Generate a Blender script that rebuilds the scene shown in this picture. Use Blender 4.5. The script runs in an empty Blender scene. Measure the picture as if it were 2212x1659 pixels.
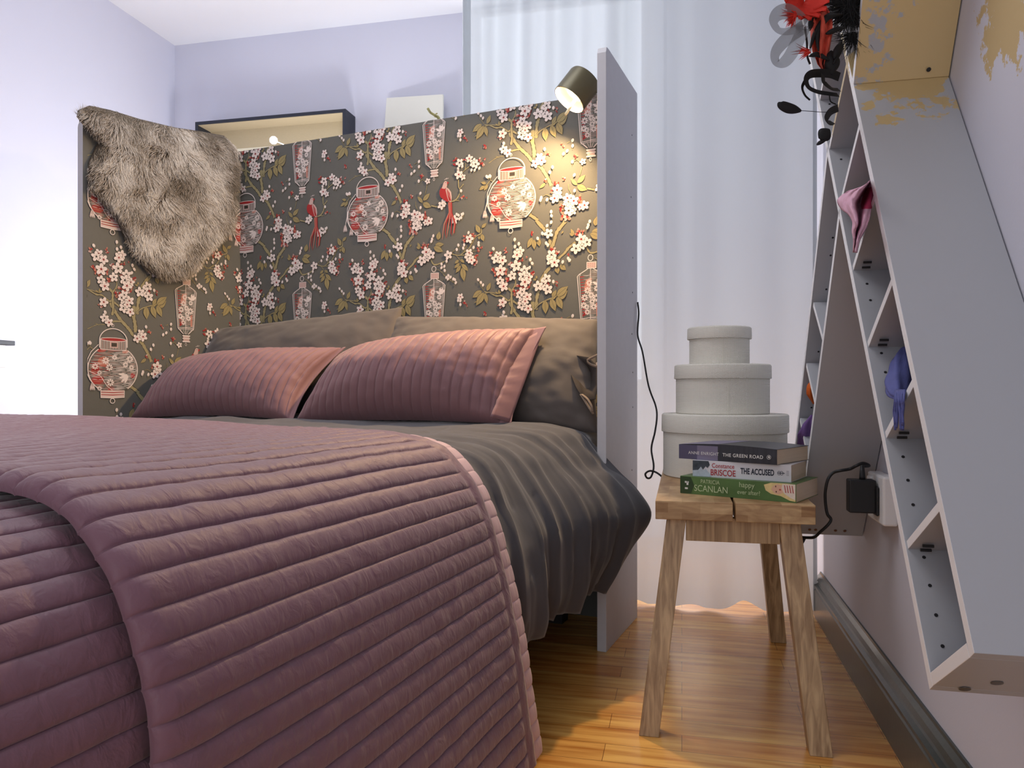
import bpy, bmesh, math, random
from mathutils import Vector, Matrix, noise
random.seed(7)
C = bpy.context.scene.collection
SC = bpy.context.scene
# ---------------------------------------------------------------- camera, world, lights, exposure
F = 1628.0; CX = 1106.0; HY = 845.0; CAMZ = 0.666
cam = bpy.data.cameras.new('camera'); camo = bpy.data.objects.new('camera', cam); C.objects.link(camo)
camo.location = (0, 0, CAMZ); camo.rotation_euler = (math.pi/2, 0, 0)
cam.sensor_width = 36; cam.lens = 36*F/2212; cam.shift_y = (HY-829.5)/2212; cam.clip_start = 0.02
SC.camera = camo
SC.view_settings.view_transform = 'Standard'; SC.view_settings.look = 'None'
SC.view_settings.gamma = 1; SC.view_settings.exposure = 0.17; SC.view_settings.use_curve_mapping = False
world = bpy.data.worlds.new('world'); SC.world = world; world.use_nodes = True
bg = world.node_tree.nodes['Background']; bg.inputs[0].default_value = (0.90, 0.93, 1.0, 1); bg.inputs[1].default_value = 0.50

def P(px, py, d):
    return Vector(((px-CX)/F*d, d, CAMZ-(py-HY)/F*d))
O2 = Vector((.2536, 2.221)); EU = Vector((-.9187, .3954)); EV = Vector((-.3954, -.9187))
def L(u, v, z):
    p = O2+EU*u+EV*v
    return Vector((p.x, p.y, z))
NA = Vector((.9755, -.2198, 0)); AA = Vector((.2198, .9755, 0))
def W(s, w, z):
    p = NA*w+AA*s
    return Vector((p.x, p.y, z))
def aim(o, target):
    o.rotation_euler = (Vector(target)-o.location).to_track_quat('-Z', 'Y').to_euler()
def light(name, kind, loc, target, power, color, size=.3, size_y=None, spread=None):
    l = bpy.data.lights.new(name, kind); l.energy = power; l.color = color
    if kind == 'AREA':
        l.size = size
        if size_y: l.shape = 'RECTANGLE'; l.size_y = size_y
        if spread: l.spread = spread
    else:
        l.shadow_soft_size = size
    o = bpy.data.objects.new(name, l); C.objects.link(o); o.location = loc; aim(o, target)
    return o
# daylight through the window behind the curtain
light('window_daylight', 'AREA', W(3.46, -.56, 1.55), W(2.0, -.56, 1.45), 3.6, (.90, .95, 1.0), .80, 1.7, math.radians(95))
# lamps burning low behind the headboard, washing the far corner
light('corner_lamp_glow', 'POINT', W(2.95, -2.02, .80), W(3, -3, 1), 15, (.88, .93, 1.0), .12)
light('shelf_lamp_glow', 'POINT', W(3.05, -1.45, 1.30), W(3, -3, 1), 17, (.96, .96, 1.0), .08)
# soft fill added under the ceiling to lift bed, bench and floor
light('ceiling_fill', 'AREA', W(1.55, -.80, 2.44), W(1.55, -.7, 0), 13, (.98, .98, 1.0), 1.0, 1.0)
light('front_fill', 'AREA', W(-1.8, -.3, 1.0), W(1.5, .0, .2), 11, (.97, .98, 1.0), 1.4, 1.4)  # unseen fill added behind the camera to brighten bench, hat boxes and lower wall
light('low_lamp_behind_curtain', 'POINT', W(2.95, .0, .42), W(2, 0, .4), 8, (1.0, .84, .72), .12)

# ---------------------------------------------------------------- helpers
def srgb(r, g, b):
    f = lambda c: (c/255/12.92) if c/255 <= .04045 else ((c/255+.055)/1.055)**2.4
    return (f(r), f(g), f(b), 1)
def mat(name, col, rough=.6, metal=0, noise_amt=0, scale=20, bump=0, bscale=200, spec=.4, stretch=None, emit=None, alpha=None):
    m = bpy.data.materials.new(name); m.use_nodes = True
    nt = m.node_tree; b = nt.nodes['Principled BSDF']
    b.inputs['Base Color'].default_value = col; b.inputs['Roughness'].default_value = rough
    b.inputs['Metallic'].default_value = metal; b.inputs['Specular IOR Level'].default_value = spec
    tc = nt.nodes.new('ShaderNodeTexCoord'); mp = nt.nodes.new('ShaderNodeMapping')
    nt.links.new(tc.outputs['Object'], mp.inputs['Vector'])
    if stretch: mp.inputs['Scale'].default_value = stretch
    if noise_amt:
        n = nt.nodes.new('ShaderNodeTexNoise'); n.inputs['Scale'].default_value = scale; n.inputs['Detail'].default_value = 4
        nt.links.new(mp.outputs[0], n.inputs['Vector'])
        r = nt.nodes.new('ShaderNodeMix'); r.data_type = 'RGBA'
        r.inputs['A'].default_value = tuple(c*(1-noise_amt) for c in col[:3])+(1,)
        r.inputs['B'].default_value = tuple(min(1, c*(1+noise_amt)) for c in col[:3])+(1,)
        nt.links.new(n.outputs['Fac'], r.inputs['Factor']); nt.links.new(r.outputs['Result'], b.inputs['Base Color'])
    if bump:
        n2 = nt.nodes.new('ShaderNodeTexNoise'); n2.inputs['Scale'].default_value = bscale; n2.inputs['Detail'].default_value = 3
        nt.links.new(mp.outputs[0], n2.inputs['Vector'])
        bp = nt.nodes.new('ShaderNodeBump'); bp.inputs['Strength'].default_value = bump; bp.inputs['Distance'].default_value = .002
        nt.links.new(n2.outputs['Fac'], bp.inputs['Height']); nt.links.new(bp.outputs[0], b.inputs['Normal'])
    if emit:
        b.inputs['Emission Color'].default_value = emit[:3]+(1,); b.inputs['Emission Strength'].default_value = emit[3]
    if alpha is not None: b.inputs['Alpha'].default_value = alpha
    return m
def tag(o, label=None, cat=None, group=None, kind=None):
    if label: o['label'] = label
    if cat: o['category'] = cat
    if group: o['group'] = group
    if kind: o['kind'] = kind
    return o
def thing(name, loc, label, cat, group=None):
    o = bpy.data.objects.new(name, None); o.empty_display_size = .05; C.objects.link(o); o.location = loc
    return tag(o, label, cat, group)
def link(name, verts, faces, mats, parent=None, smooth=False, fm=None, uv=None):
    """one mesh object, vertices in world space, origin moved to its middle bottom"""
    if not isinstance(mats, (list, tuple)): mats = [mats]
    vs = [Vector(v) for v in verts]
    mn = Vector([min(v[i] for v in vs) for i in range(3)]); mx = Vector([max(v[i] for v in vs) for i in range(3)])
    org = Vector(((mn.x+mx.x)/2, (mn.y+mx.y)/2, mn.z))
    me = bpy.data.meshes.new(name); me.from_pydata([v-org for v in vs], [], faces)
    for m in mats: me.materials.append(m)
    if fm is not None: me.polygons.foreach_set('material_index', fm)
    if smooth: me.polygons.foreach_set('use_smooth', [True]*len(me.polygons))
    if uv is not None:
        lay = me.uv_layers.new(name='UVMap'); li = [0]*len(me.loops); me.loops.foreach_get('vertex_index', li)
        flat = []
        for k in li: flat += uv[k]
        lay.data.foreach_set('uv', flat)
    me.update()
    o = bpy.data.objects.new(name, me); C.objects.link(o)
    o.location = org
    if parent:
        o.parent = parent; o.location = org-wloc(parent)
    return o
def wloc(o):
    p = Vector(o.location)
    while o.parent: o = o.parent; p += Vector(o.location)
    return p
class MB:
    def __init__(s): s.v = []; s.f = []; s.m = []
    def add(s, vs, fs, mi=0):
        b = len(s.v); s.v += [Vector(v) for v in vs]; s.f += [tuple(b+i for i in f) for f in fs]; s.m += [mi]*len(fs)
    def hexa(s, p, mi=0):   # p: 4 bottom then 4 top
        s.add(p, [(3, 2, 1, 0), (4, 5, 6, 7), (0, 1, 5, 4), (1, 2, 6, 5), (2, 3, 7, 6), (3, 0, 4, 7)], mi)
    def prism(s, poly, d, mi=0):  # extrude polygon by vector d
        n = len(poly); d = Vector(d)
        s.add(list(poly)+[Vector(q)+d for q in poly], [tuple(range(n))[::-1], tuple(range(n, 2*n))]+[(i, (i+1) % n, n+(i+1) % n, n+i) for i in range(n)], mi)
    def wbox(s, s0, s1, w0, w1, z0, z1, mi=0):
        s.hexa([W(s0, w0, z0), W(s0, w1, z0), W(s1, w1, z0), W(s1, w0, z0), W(s0, w0, z1), W(s0, w1, z1), W(s1, w1, z1), W(s1, w0, z1)], mi)
    def lbox(s, u0, u1, v0, v1, z0, z1, mi=0):
        s.hexa([L(u0, v0, z0), L(u0, v1, z0), L(u1, v1, z0), L(u1, v0, z0), L(u0, v0, z1), L(u0, v1, z1), L(u1, v1, z1), L(u1, v0, z1)], mi)
    def tube(s, pts, r, n=10, mi=0, cap=True):
        pts = [Vector(p) for p in pts]; rr = r if isinstance(r, (list, tuple)) else [r]*len(pts)
        b = len(s.v); up = None
        for i, p in enumerate(pts):
            t = (pts[min(i+1, len(pts)-1)]-pts[max(i-1, 0)]).normalized()
            if up is None:
                up = t.cross(Vector((0, 0, 1)))
                if up.length < .1: up = t.cross(Vector((0, 1, 0)))
            up = (up-t*up.dot(t)).normalized(); q = t.cross(up)
            for k in range(n):
                a = 2*math.pi*k/n; s.v.append(p+(up*math.cos(a)+q*math.sin(a))*rr[i])
        for i in range(len(pts)-1):
            for k in range(n):
                s.f.append((b+i*n+k, b+i*n+(k+1) % n, b+(i+1)*n+(k+1) % n, b+(i+1)*n+k)); s.m.append(mi)
        if cap:
            s.f.append(tuple(b+k for k in range(n))[::-1]); s.m.append(mi)
            e = b+(len(pts)-1)*n; s.f.append(tuple(e+k for k in range(n))); s.m.append(mi)
    def lathe(s, c, prof, n=48, mi=0, ax=None, sx=1.0, close=False):
        c = Vector(c); b = len(s.v)
        if ax is None: ex, ey, ez = Vector((1, 0, 0)), Vector((0, 1, 0)), Vector((0, 0, 1))
        else:
            ez = Vector(ax).normalized(); ex = ez.orthogonal().normalized(); ey = ez.cross(ex)
        for r, z in prof:
            for k in range(n):
                a = 2*math.pi*k/n; s.v.append(c+ex*(r*math.cos(a)*sx)+ey*(r*math.sin(a))+ez*z)
        for i in range(len(prof)-1):
            for k in range(n):
                s.f.append((b+i*n+k, b+i*n+(k+1) % n, b+(i+1)*n+(k+1) % n, b+(i+1)*n+k)); s.m.append(mi)
    def grid(s, rows, mi=0):
        b = len(s.v); n = len(rows[0])
        for r in rows: s.v += [Vector(q) for q in r]
        for i in range(len(rows)-1):
            for j in range(n-1):
                s.f.append((b+i*n+j, b+i*n+j+1, b+(i+1)*n+j+1, b+(i+1)*n+j)); s.m.append(mi)
    def build(s, name, mats, parent=None, smooth=False, bevel=0, solid=0, auto=None):
        o = link(name, s.v, s.f, mats, parent, smooth, s.m)
        if solid:
            md = o.modifiers.new('solid', 'SOLIDIFY'); md.thickness = solid; md.offset = 0
        if bevel:
            md = o.modifiers.new('bevel', 'BEVEL'); md.width = bevel; md.segments = 2; md.limit_method = 'ANGLE'
        if auto:
            o.data.polygons.foreach_set('use_smooth', [True]*len(o.data.polygons))
            try: o.data.set_sharp_from_angle(angle=auto)
            except Exception: pass
        return o
def catmull(pts, n=8):
    pts = [Vector(p) for p in pts]; out = []
    q = [pts[0]*2-pts[1]]+pts+[pts[-1]*2-pts[-2]]
    for i in range(1, len(q)-2):
        for k in range(n):
            t = k/n; a, b, c, d = q[i-1], q[i], q[i+1], q[i+2]
            out.append(.5*((2*b)+(c-a)*t+(2*a-5*b+4*c-d)*t*t+(3*b-a-3*c+d)*t**3))
    out.append(pts[-1]); return out
def structure(o): o['kind'] = 'structure'; return o

# ---------------------------------------------------------------- room shell
WR = .4066; WL = -2.625; SB = 3.509; HC = 2.5
m_wall = mat('lavender_wall_paint', srgb(219, 221, 236), .75, noise_amt=.02, scale=3, bump=.08, bscale=260)
m_ceil = mat('white_ceiling_paint', srgb(240, 243, 248), .8, bump=.05, bscale=200)
def gold_on(m, centre, rad, col=srgb(206, 184, 138), size=9.0, thr=.56, blotch=1.0):
    nt = m.node_tree; b = nt.nodes['Principled BSDF']
    ge = nt.nodes.new('ShaderNodeNewGeometry'); sub = nt.nodes.new('ShaderNodeVectorMath'); sub.operation = 'DISTANCE'
    nt.links.new(ge.outputs['Position'], sub.inputs[0]); sub.inputs[1].default_value = centre
    mr = nt.nodes.new('ShaderNodeMapRange'); mr.inputs['From Min'].default_value = rad*.35; mr.inputs['From Max'].default_value = rad
    mr.inputs['To Min'].default_value = .16*blotch; mr.inputs['To Max'].default_value = -.35
    nt.links.new(sub.outputs['Value'], mr.inputs['Value'])
    n = nt.nodes.new('ShaderNodeTexNoise'); n.inputs['Scale'].default_value = size; n.inputs['Detail'].default_value = 7; n.inputs['Roughness'].default_value = .68
    nt.links.new(ge.outputs['Position'], n.inputs['Vector'])
    ad = nt.nodes.new('ShaderNodeMath'); ad.operation = 'ADD'
    nt.links.new(n.outputs['Fac'], ad.inputs[0]); nt.links.new(mr.outputs['Result'], ad.inputs[1])
    ss = nt.nodes.new('ShaderNodeMapRange'); ss.interpolation_type = 'SMOOTHSTEP'
    ss.inputs['From Min'].default_value = thr; ss.inputs['From Max'].default_value = thr+.025
    nt.links.new(ad.outputs[0], ss.inputs['Value'])
    old = b.inputs['Base Color'].links[0].from_socket if b.inputs['Base Color'].links else None
    mx = nt.nodes.new('ShaderNodeMix'); mx.data_type = 'RGBA'
    if old: nt.links.new(old, mx.inputs['A'])
    else: mx.inputs['A'].default_value = b.inputs['Base Color'].default_value
    mx.inputs['B'].default_value = col
    nt.links.new(ss.outputs['Result'], mx.inputs['Factor']); nt.links.new(mx.outputs['Result'], b.inputs['Base Color'])
    ms = nt.nodes.new('ShaderNodeMath'); ms.operation = 'MULTIPLY'; ms.inputs[1].default_value = .35
    nt.links.new(ss.outputs['Result'], ms.inputs[0]); nt.links.new(ms.outputs[0], b.inputs['Metallic'])
m_wall_gold = mat('lavender_wall_with_gold_stain', srgb(210, 211, 222), .75, noise_amt=.02, scale=3, bump=.08, bscale=260)
gold_on(m_wall_gold, W(1.02, WR, 1.22), .30, size=11)

# floor
m_floor = bpy.data.materials.new('laminate_floor'); m_floor.use_nodes = True
nt = m_floor.node_tree; bs = nt.nodes['Principled BSDF']
tc = nt.nodes.new('ShaderNodeTexCoord'); mp = nt.nodes.new('ShaderNodeMapping')
mp.inputs['Rotation'].default_value = (0, 0, math.radians(12.7))
ge = nt.nodes.new('ShaderNodeNewGeometry'); nt.links.new(ge.outputs['Position'], mp.inputs['Vector'])
def brick(c1, c2, bias):
    bk = nt.nodes.new('ShaderNodeTexBrick'); nt.links.new(mp.outputs[0], bk.inputs['Vector'])
    bk.inputs['Color1'].default_value = c1; bk.inputs['Color2'].default_value = c2
    bk.inputs['Mortar'].default_value = srgb(120, 78, 38); bk.inputs['Scale'].default_value = 1
    bk.inputs['Mortar Size'].default_value = .0006; bk.inputs['Mortar Smooth'].default_value = .2; bk.inputs['Bias'].default_value = bias
    bk.inputs['Brick Width'].default_value = .38; bk.inputs['Row Height'].default_value = .068; bk.offset = .37; bk.offset_frequency = 2
    return bk
bk = brick(srgb(238, 188, 104), srgb(220, 154, 78), -.1)
mp2 = nt.nodes.new('ShaderNodeMapping'); mp2.inputs['Scale'].default_value = (2.2, 26, 1); nt.links.new(mp.outputs[0], mp2.inputs['Vector'])
gn = nt.nodes.new('ShaderNodeTexNoise'); gn.inputs['Scale'].default_value = 2.0; gn.inputs['Detail'].default_value = 6; nt.links.new(mp2.outputs[0], gn.inputs['Vector'])
cr = nt.nodes.new('ShaderNodeValToRGB'); cr.color_ramp.elements[0].position = .32; cr.color_ramp.elements[0].color = srgb(206, 176, 146)
cr.color_ramp.elements[1].position = .62; cr.color_ramp.elements[1].color = (1, 1, 1, 1)
nt.links.new(gn.outputs['Fac'], cr.inputs['Fac'])
mm = nt.nodes.new('ShaderNodeMix'); mm.data_type = 'RGBA'; mm.blend_type = 'MULTIPLY'; mm.inputs['Factor'].default_value = 1
nt.links.new(bk.outputs['Color'], mm.inputs['A']); nt.links.new(cr.outputs['Color'], mm.inputs['B'])
nt.links.new(mm.outputs['Result'], bs.inputs['Base Color']); bs.inputs['Roughness'].default_value = .27
bs.inputs['Specular IOR Level'].default_value = .55
b = MB(); b.wbox(-2.0, SB, WL, WR, -.05, 0); structure(b.build('floor', m_floor))
b = MB(); b.wbox(-2.0, SB, WL, WR, HC, HC+.05); structure(b.build('ceiling', m_ceil))
b = MB(); b.wbox(-2.0, SB+.1, WL-.1, WL, -.05, HC+.05); structure(b.build('wall_left', m_wall))
b = MB(); b.wbox(-2.0, SB+.1, WR, WR+.1, -.05, HC+.05); structure(b.build('wall_right', m_wall_gold))
b = MB(); b.wbox(SB, SB+.1, WL-.1, WR+.1, -.05, HC+.05); structure(b.build('wall_back', m_wall))
# window behind the curtain
m_white = mat('white_gloss_paint', srgb(232, 232, 232), .4)
wn = bpy.data.objects.new('window_1', None); C.objects.link(wn); wn.location = W(SB-.02, -.56, .7); structure(wn)
b = MB()
for a0, a1, z0, z1 in ((-1.00, -.94, .66, 2.49), (-.18, -.12, .66, 2.49), (-1.00, -.12, .66, .72), (-1.00, -.12, 2.46, 2.49)):
    b.wbox(SB-.035, SB-.001, a0, a1, z0, z1)
b.build('window_frame', m_white, wn, bevel=.004)
b = MB(); b.wbox(SB-.006, SB-.001, -.94, -.18, .72, 2.46)
b.build('window_pane', mat('daylit_glass', srgb(235, 242, 255), .1, emit=(.90, .95, 1.0, 1.5)), wn)
# baseboard on the right wall (moulded, dark grey gloss)
m_bb = mat('dark_green_grey_gloss_paint', srgb(52, 60, 57), .28, noise_amt=.35, scale=30, stretch=(1, 1, 1), spec=.6, bump=.1, bscale=80)
prof = [(.0, 0), (.024, 0), (.024, .078), (.021, .082), (.024, .086), (.024, .093), (.016, .097), (.013, .101), (.016, .105), (.012, .114), (.005, .122), (.004, .127), (0, .127)]
b = MB(); rows = []
for s_ in (-2.0, 2.40): rows.append([W(s_, WR-p[0], p[1]) for p in prof])
b.grid(rows); b.m = [0]*len(b.f)
structure(b.build('baseboard_right', m_bb))
b = MB(); b.wbox(-2, SB, WL, WL+.02, 0, .12); structure(b.build('baseboard_left', m_white, bevel=.004))
# ---------------------------------------------------------------- wallpaper pattern (drawn once in metres, repeated over the boards)
class Pat:
    def __init__(s): s.items = []; s.k = 0
    def poly(s, pts, mi, lay=None): s.items.append((pts, mi, s.k if lay is None else lay))
pat = Pat()
def hb(px, py):
    k = (px-CX)/F; u = (.2536-2.221*k)/(.9187+.3954*k); Y = 2.221+.3954*u
    return (-u, CAMZ-(py-HY)/F*Y)
SCL = 220/2212
ORG = {1: (740, 340, SCL), 2: (920, 340, SCL), 3: (740, 500, SCL), 4: (920, 500, SCL), 5: (500, 180, 600/2212)}
def T(c, x, y):
    ox, oy, sc = ORG[c]; return Vector(hb(ox+x*sc, oy+y*sc))
BASE, WHT, OLV, LEAF, RED, SAL, DRK, PNK = range(8)
def R_(c, x, y, r):   # radius in metres of r zoom pixels near a point
    return (T(c, x+r, y)-T(c, x-r, y)).length/2
def ell(cx, cy, a, b_, rot, mi, n=10):
    ca, sa = math.cos(rot), math.sin(rot)
    pat.poly([(cx+a*math.cos(t)*ca-b_*math.sin(t)*sa, cy+a*math.cos(t)*sa+b_*math.sin(t)*ca) for t in [2*math.pi*i/n for i in range(n)]], mi)
def strip(pts, ws, mi, jit=0):
    rnd = random.Random(int(pts[0][0]*1e5) & 1023)
    pts = [Vector(p) for p in pts]
    L_, R2 = [], []
    for i, p in enumerate(pts):
        t = (pts[min(i+1, len(pts)-1)]-pts[max(i-1, 0)]);
        if t.length < 1e-9: t = Vector((1, 0))
        t.normalize(); nrm = Vector((-t.y, t.x)); w = (ws[i] if isinstance(ws, list) else ws)/2*(1+jit*(rnd.random()-.5))
        L_.append(p+nrm*w); R2.append(p-nrm*w)
    for i in range(len(pts)-1): pat.poly([tuple(L_[i]), tuple(R2[i]), tuple(R2[i+1]), tuple(L_[i+1])], mi)
def branch(c, pts, w, mi=OLV):
    k = R_(c, pts[0][0], pts[0][1], 10)/10
    w3 = catmull([Vector((*T(c, p[0], p[1]), 0)) for p in pts], 5)
    pat.k += 1
    wl = [w*k]*len(w3) if not isinstance(w, tuple) else [k*(w[0]+(w[1]-w[0])*i/(len(w3)-1)) for i in range(len(w3))]
    strip([(q.x, q.y) for q in w3], [x*1.25+.0006 for x in wl], DRK)
    pat.k += .5
    strip([(q.x, q.y) for q in w3], wl, mi, .5)
    pat.k += .5
def flower(c, x, y, r, pet=WHT, seed=0):
    p = T(c, x, y); R = R_(c, x, y, r)*1.04; rnd = random.Random(x*31+y); rot = rnd.random()*6.28
    pat.k += .4
    for i in range(5):
        a = rot+i*2*math.pi/5; q = rnd.uniform(.92, 1.08)
        ell(p.x+math.cos(a)*R*.55, p.y+math.sin(a)*R*.55, R*.50*q, R*.39, a, DRK, 9)
    pat.k += .3
    for i in range(5):
        a = rot+i*2*math.pi/5; q = rnd.uniform(.9, 1.06)
        ell(p.x+math.cos(a)*R*.56, p.y+math.sin(a)*R*.56, R*.44*q, R*.32, a, pet, 9)
    pat.k += .3
    cc = RED if rnd.random() < .45 else DRK
    ell(p.x, p.y, R*.15, R*.15, 0, cc, 7)
    for i in range(5):
        a = rot+i*2*math.pi/5
        strip([(p.x, p.y), (p.x+math.cos(a)*R*.42, p.y+math.sin(a)*R*.42)], R*.05, cc)
def blossom(c, x, y, r):
    p = T(c, x, y); R = R_(c, x, y, r); rnd = random.Random(x*17+y*3)
    pat.k += .3
    for i in range(4):
        a = rnd.random()*6.28
        ell(p.x+math.cos(a)*R*.55, p.y+math.sin(a)*R*.55, R*.42, R*.3, a, rnd.choice([RED, SAL, SAL, PNK]), 8)
    ell(p.x, p.y, R*.3, R*.3, 0, RED, 7)
def bud(c, x, y, r=30):
    p = T(c, x, y); R = R_(c, x, y, r); rnd = random.Random(x*13+y); a = 1.57+rnd.uniform(-.6, .6)
    pat.k += .2
    strip([(p.x, p.y), (p.x-math.cos(a)*R*2, p.y-math.sin(a)*R*2)], R*.18, OLV)
    ell(p.x, p.y, R*1.1, R*.8, a, WHT, 9)
def leaf(c, x0, y0, x1, y1, w):
    a, b_ = T(c, x0, y0), T(c, x1, y1); k = R_(c, x0, y0, 10)/10; w = w*k*.92; d = b_-a; n = Vector((-d.y, d.x)).normalized()
    pr = [(0, .06), (.12, .55), (.3, .93), (.45, 1), (.62, .86), (.8, .48), (.92, .16), (1, .02)]
    for mi, e in ((DRK, 1.14), (LEAF, 1.0)):
        pat.k += .3
        for i in range(len(pr)-1):
            (t0, h0), (t1, h1) = pr[i], pr[i+1]
            pat.poly([tuple(a+d*t0+n*h0*w/2*e), tuple(a+d*t0-n*h0*w/2*e), tuple(a+d*t1-n*h1*w/2*e), tuple(a+d*t1+n*h1*w/2*e)], mi)
    pat.k += .2; strip([tuple(a), tuple(a+d*.8)], w*.035, DRK)
# branches first
for c, pts, w in [
 (1, [(520, -80), (550, 0), (600, 90), (690, 220), (800, 330), (870, 410), (930, 500), (1080, 610), (1150, 720), (1220, 850), (1275, 990)], 50),
 (1, [(940, -120), (940, 0), (930, 100), (950, 200), (965, 330), (960, 420)], 62),
 (1, [(540, 290), (620, 270), (700, 255)], 28), (1, [(130, 530), (280, 420), (420, 380)], 9), (1, [(260, 395), (320, 415)], 9),
 (1, [(850, 1540), (1000, 1650), (1020, 1699), (1110, 1809), (1180, 1899), (1230, 2049), (1280, 2169), (1285, 2260)], 52),
 (3, [(1540, 80), (1450, 200), (1380, 300), (1340, 440), (1300, 580)], 60),
 (3, [(1300, 950), (1200, 1070), (1130, 1180), (1080, 1290), (1060, 1400), (1040, 1480), (1010, 1640), (1000, 1850)], 55),
 (3, [(1740, 500), (1600, 610), (1520, 720), (1430, 810), (1400, 880)], (46, 34)),
 (3, [(1910, 600), (1990, 720), (2130, 690), (2230, 640), (2300, 580)], (30, 24)),
 (4, [(560, 485), (720, 520), (830, 450), (930, 380), (1000, 260), (1080, 120), (1200, 40), (1210, -60), (1240, -140)], (20, 22)),
 (4, [(720, 520), (870, 512)], 18), (4, [(550, 480), (650, 380), (700, 340)], 9), (4, [(830, 450), (850, 380), (900, 290)], 11), (4, [(1010, 440), (1120, 420), (1150, 370)], 9),
 (4, [(660, 520), (740, 620), (770, 720)], 9), (4, [(250, 820), (340, 880), (420, 970), (520, 1050), (650, 1130)], 10),
 (4, [(1160, 1060), (1190, 1180), (1270, 1290)], 9),
 (4, [(1270, 1310), (1380, 1330), (1530, 1400), (1650, 1400), (1780, 1500), (1850, 1490), (2000, 1580), (2120, 1650)], (18, 46)),
 (4, [(1790, 1230), (1860, 1310), (1860, 1450), (1870, 1659), (1850, 1800)], 42), (4, [(1860, 1300), (1920, 1200), (1950, 1120), (1940, 1050)], (30, 14)), (4, [(1900, 1220), (1990, 1160)], 16),
 (2, [(710, 480), (715, 640), (745, 700), (720, 820), (640, 930), (500, 970)], (22, 28)), (2, [(750, 665), (820, 580)], 18), (2, [(640, 940), (730, 940)], 12),
 (2, [(870, 110), (850, 260), (790, 330)], 14), (2, [(850, 270), (970, 180)], 18), (2, [(120, 1050), (250, 1078)], 30),
 (1, [(1690, 510), (1750, 485), (1830, 580), (1820, 700), (1790, 800)], 9), (1, [(1590, 960), (1600, 1060), (1650, 1170)], 8),
 (2, [(1480, 545), (1410, 505), (1340, 580), (1270, 640)], 11), (2, [(1410, 505), (1400, 450)], 9),
 (1, [(1270, 1210), (1190, 1170), (1130, 1200)], 8), (1, [(1620, 110), (1560, 150)], 8),
 (5, [(840, 590), (920, 510), (1010, 510)], 4), (5, [(1240, 600), (1290, 545), (1390, 490)], 7),
]: branch(c, pts, w)
for a in [(1, 1755, 940, 1900, 780, 95), (1, 1745, 985, 1630, 850, 72), (1, 1750, 1000, 1930, 1085, 120), (1, 1170, 940, 1060, 1045, 60),
 (2, 1310, 570, 1200, 545, 60), (2, 1280, 620, 1160, 715, 75), (2, 1350, 600, 1260, 725, 70), (4, 265, 185, 300, 0, 110), (4, 205, 300, 395, 275, 100), (4, 175, 340, 380, 440, 120),
 (3, 930, 410, 840, 620, 90), (3, 960, 450, 970, 650, 90), (3, 1040, 430, 1065, 590, 85), (3, 1370, 990, 1405, 1135, 95), (3, 1440, 960, 1545, 1060, 95),
 (4, 720, 620, 630, 700, 62), (4, 740, 690, 620, 800, 65), (4, 760, 745, 650, 905, 80), (4, 795, 785, 835, 1085, 130), (4, 785, 710, 925, 860, 90), (4, 760, 610, 845, 680, 60),
 (4, 1215, 1290, 1015, 1440, 130), (4, 1265, 1330, 1095, 1615, 150), (4, 1290, 1345, 1335, 1570, 85), (4, 1330, 1290, 1410, 1110, 90),
 (4, 1210, 60, 1260, 215, 95), (4, 1160, 100, 1160, 185, 42), (2, 1175, 1640, 1090, 1460, 105), (2, 1215, 1530, 1320, 1430, 70),
 (4, 1580, 1355, 1600, 1250, 36), (4, 1590, 1345, 1650, 1300, 38), (4, 1570, 1355, 1510, 1310, 38), (3, 1400, 1640, 1575, 1470, 130), (3, 1290, 1640, 1370, 1540, 70),
 (3, 1690, 370, 1635, 240, 60), (3, 1680, 380, 1610, 330, 50), (3, 1500, 280, 1460, 345, 25), (3, 1010, 1230, 1010, 1165, 40), (3, 1010, 1250, 950, 1240, 40),
 (5, 1312, 530, 1316, 628, 46), (5, 1352, 512, 1382, 602, 44), (5, 1392, 498, 1428, 582, 44), (5, 1390, 490, 1466, 410, 50), (5, 1360, 500, 1388, 445, 28)]: leaf(*a)
for c, l in {1: [(1340, 970, 60), (1400, 970, 50), (1290, 1090, 50), (1800, 1230, 60), (1790, 1330, 70), (1470, 1390, 50), (1450, 1490, 60), (1480, 1600, 80), (1570, 1620, 80), (1160, 890, 50), (1230, 360, 45), (1500, 850, 45), (1725, 410, 50), (1480, 170, 35), (1500, 230, 35), (80, 190, 50), (340, 20, 50)],
 2: [(800, 860, 50), (900, 870, 25), (640, 60, 60), (640, 170, 60), (1230, 130, 70), (1160, 60, 60), (850, 50, 60), (1280, 40, 30)],
 3: [(170, 730, 50), (440, 640, 40), (455, 710, 35), (230, 1070, 60), (260, 1130, 50), (450, 1090, 60), (330, 1170, 45), (540, 960, 60), (700, 880, 30), (700, 1095, 40), (920, 1120, 60), (480, 1270, 70), (690, 1370, 60), (770, 1400, 60), (870, 1400, 60), (900, 1320, 40), (1310, 650, 60), (1390, 730, 60), (650, 1520, 70), (700, 1480, 50), (880, 1610, 50), (1230, 1330, 40), (1380, 1290, 40), (1380, 1360, 30), (1590, 760, 30), (1740, 370, 50), (1790, 290, 60), (1850, 310, 50), (920, 330, 45), (610, 1470, 40), (750, 850, 35), (830, 800, 22)],
 4: [(860, 120, 60), (850, 200, 50), (1010, 60, 50), (1050, 110, 50), (1090, 530, 60), (1100, 620, 60), (1080, 700, 50), (1150, 440, 40), (1140, 370, 35), (1210, 350, 35), (850, 1540, 45), (890, 1610, 35)]}.items():
    for x, y, r in l: blossom(c, x, y, r)
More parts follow.
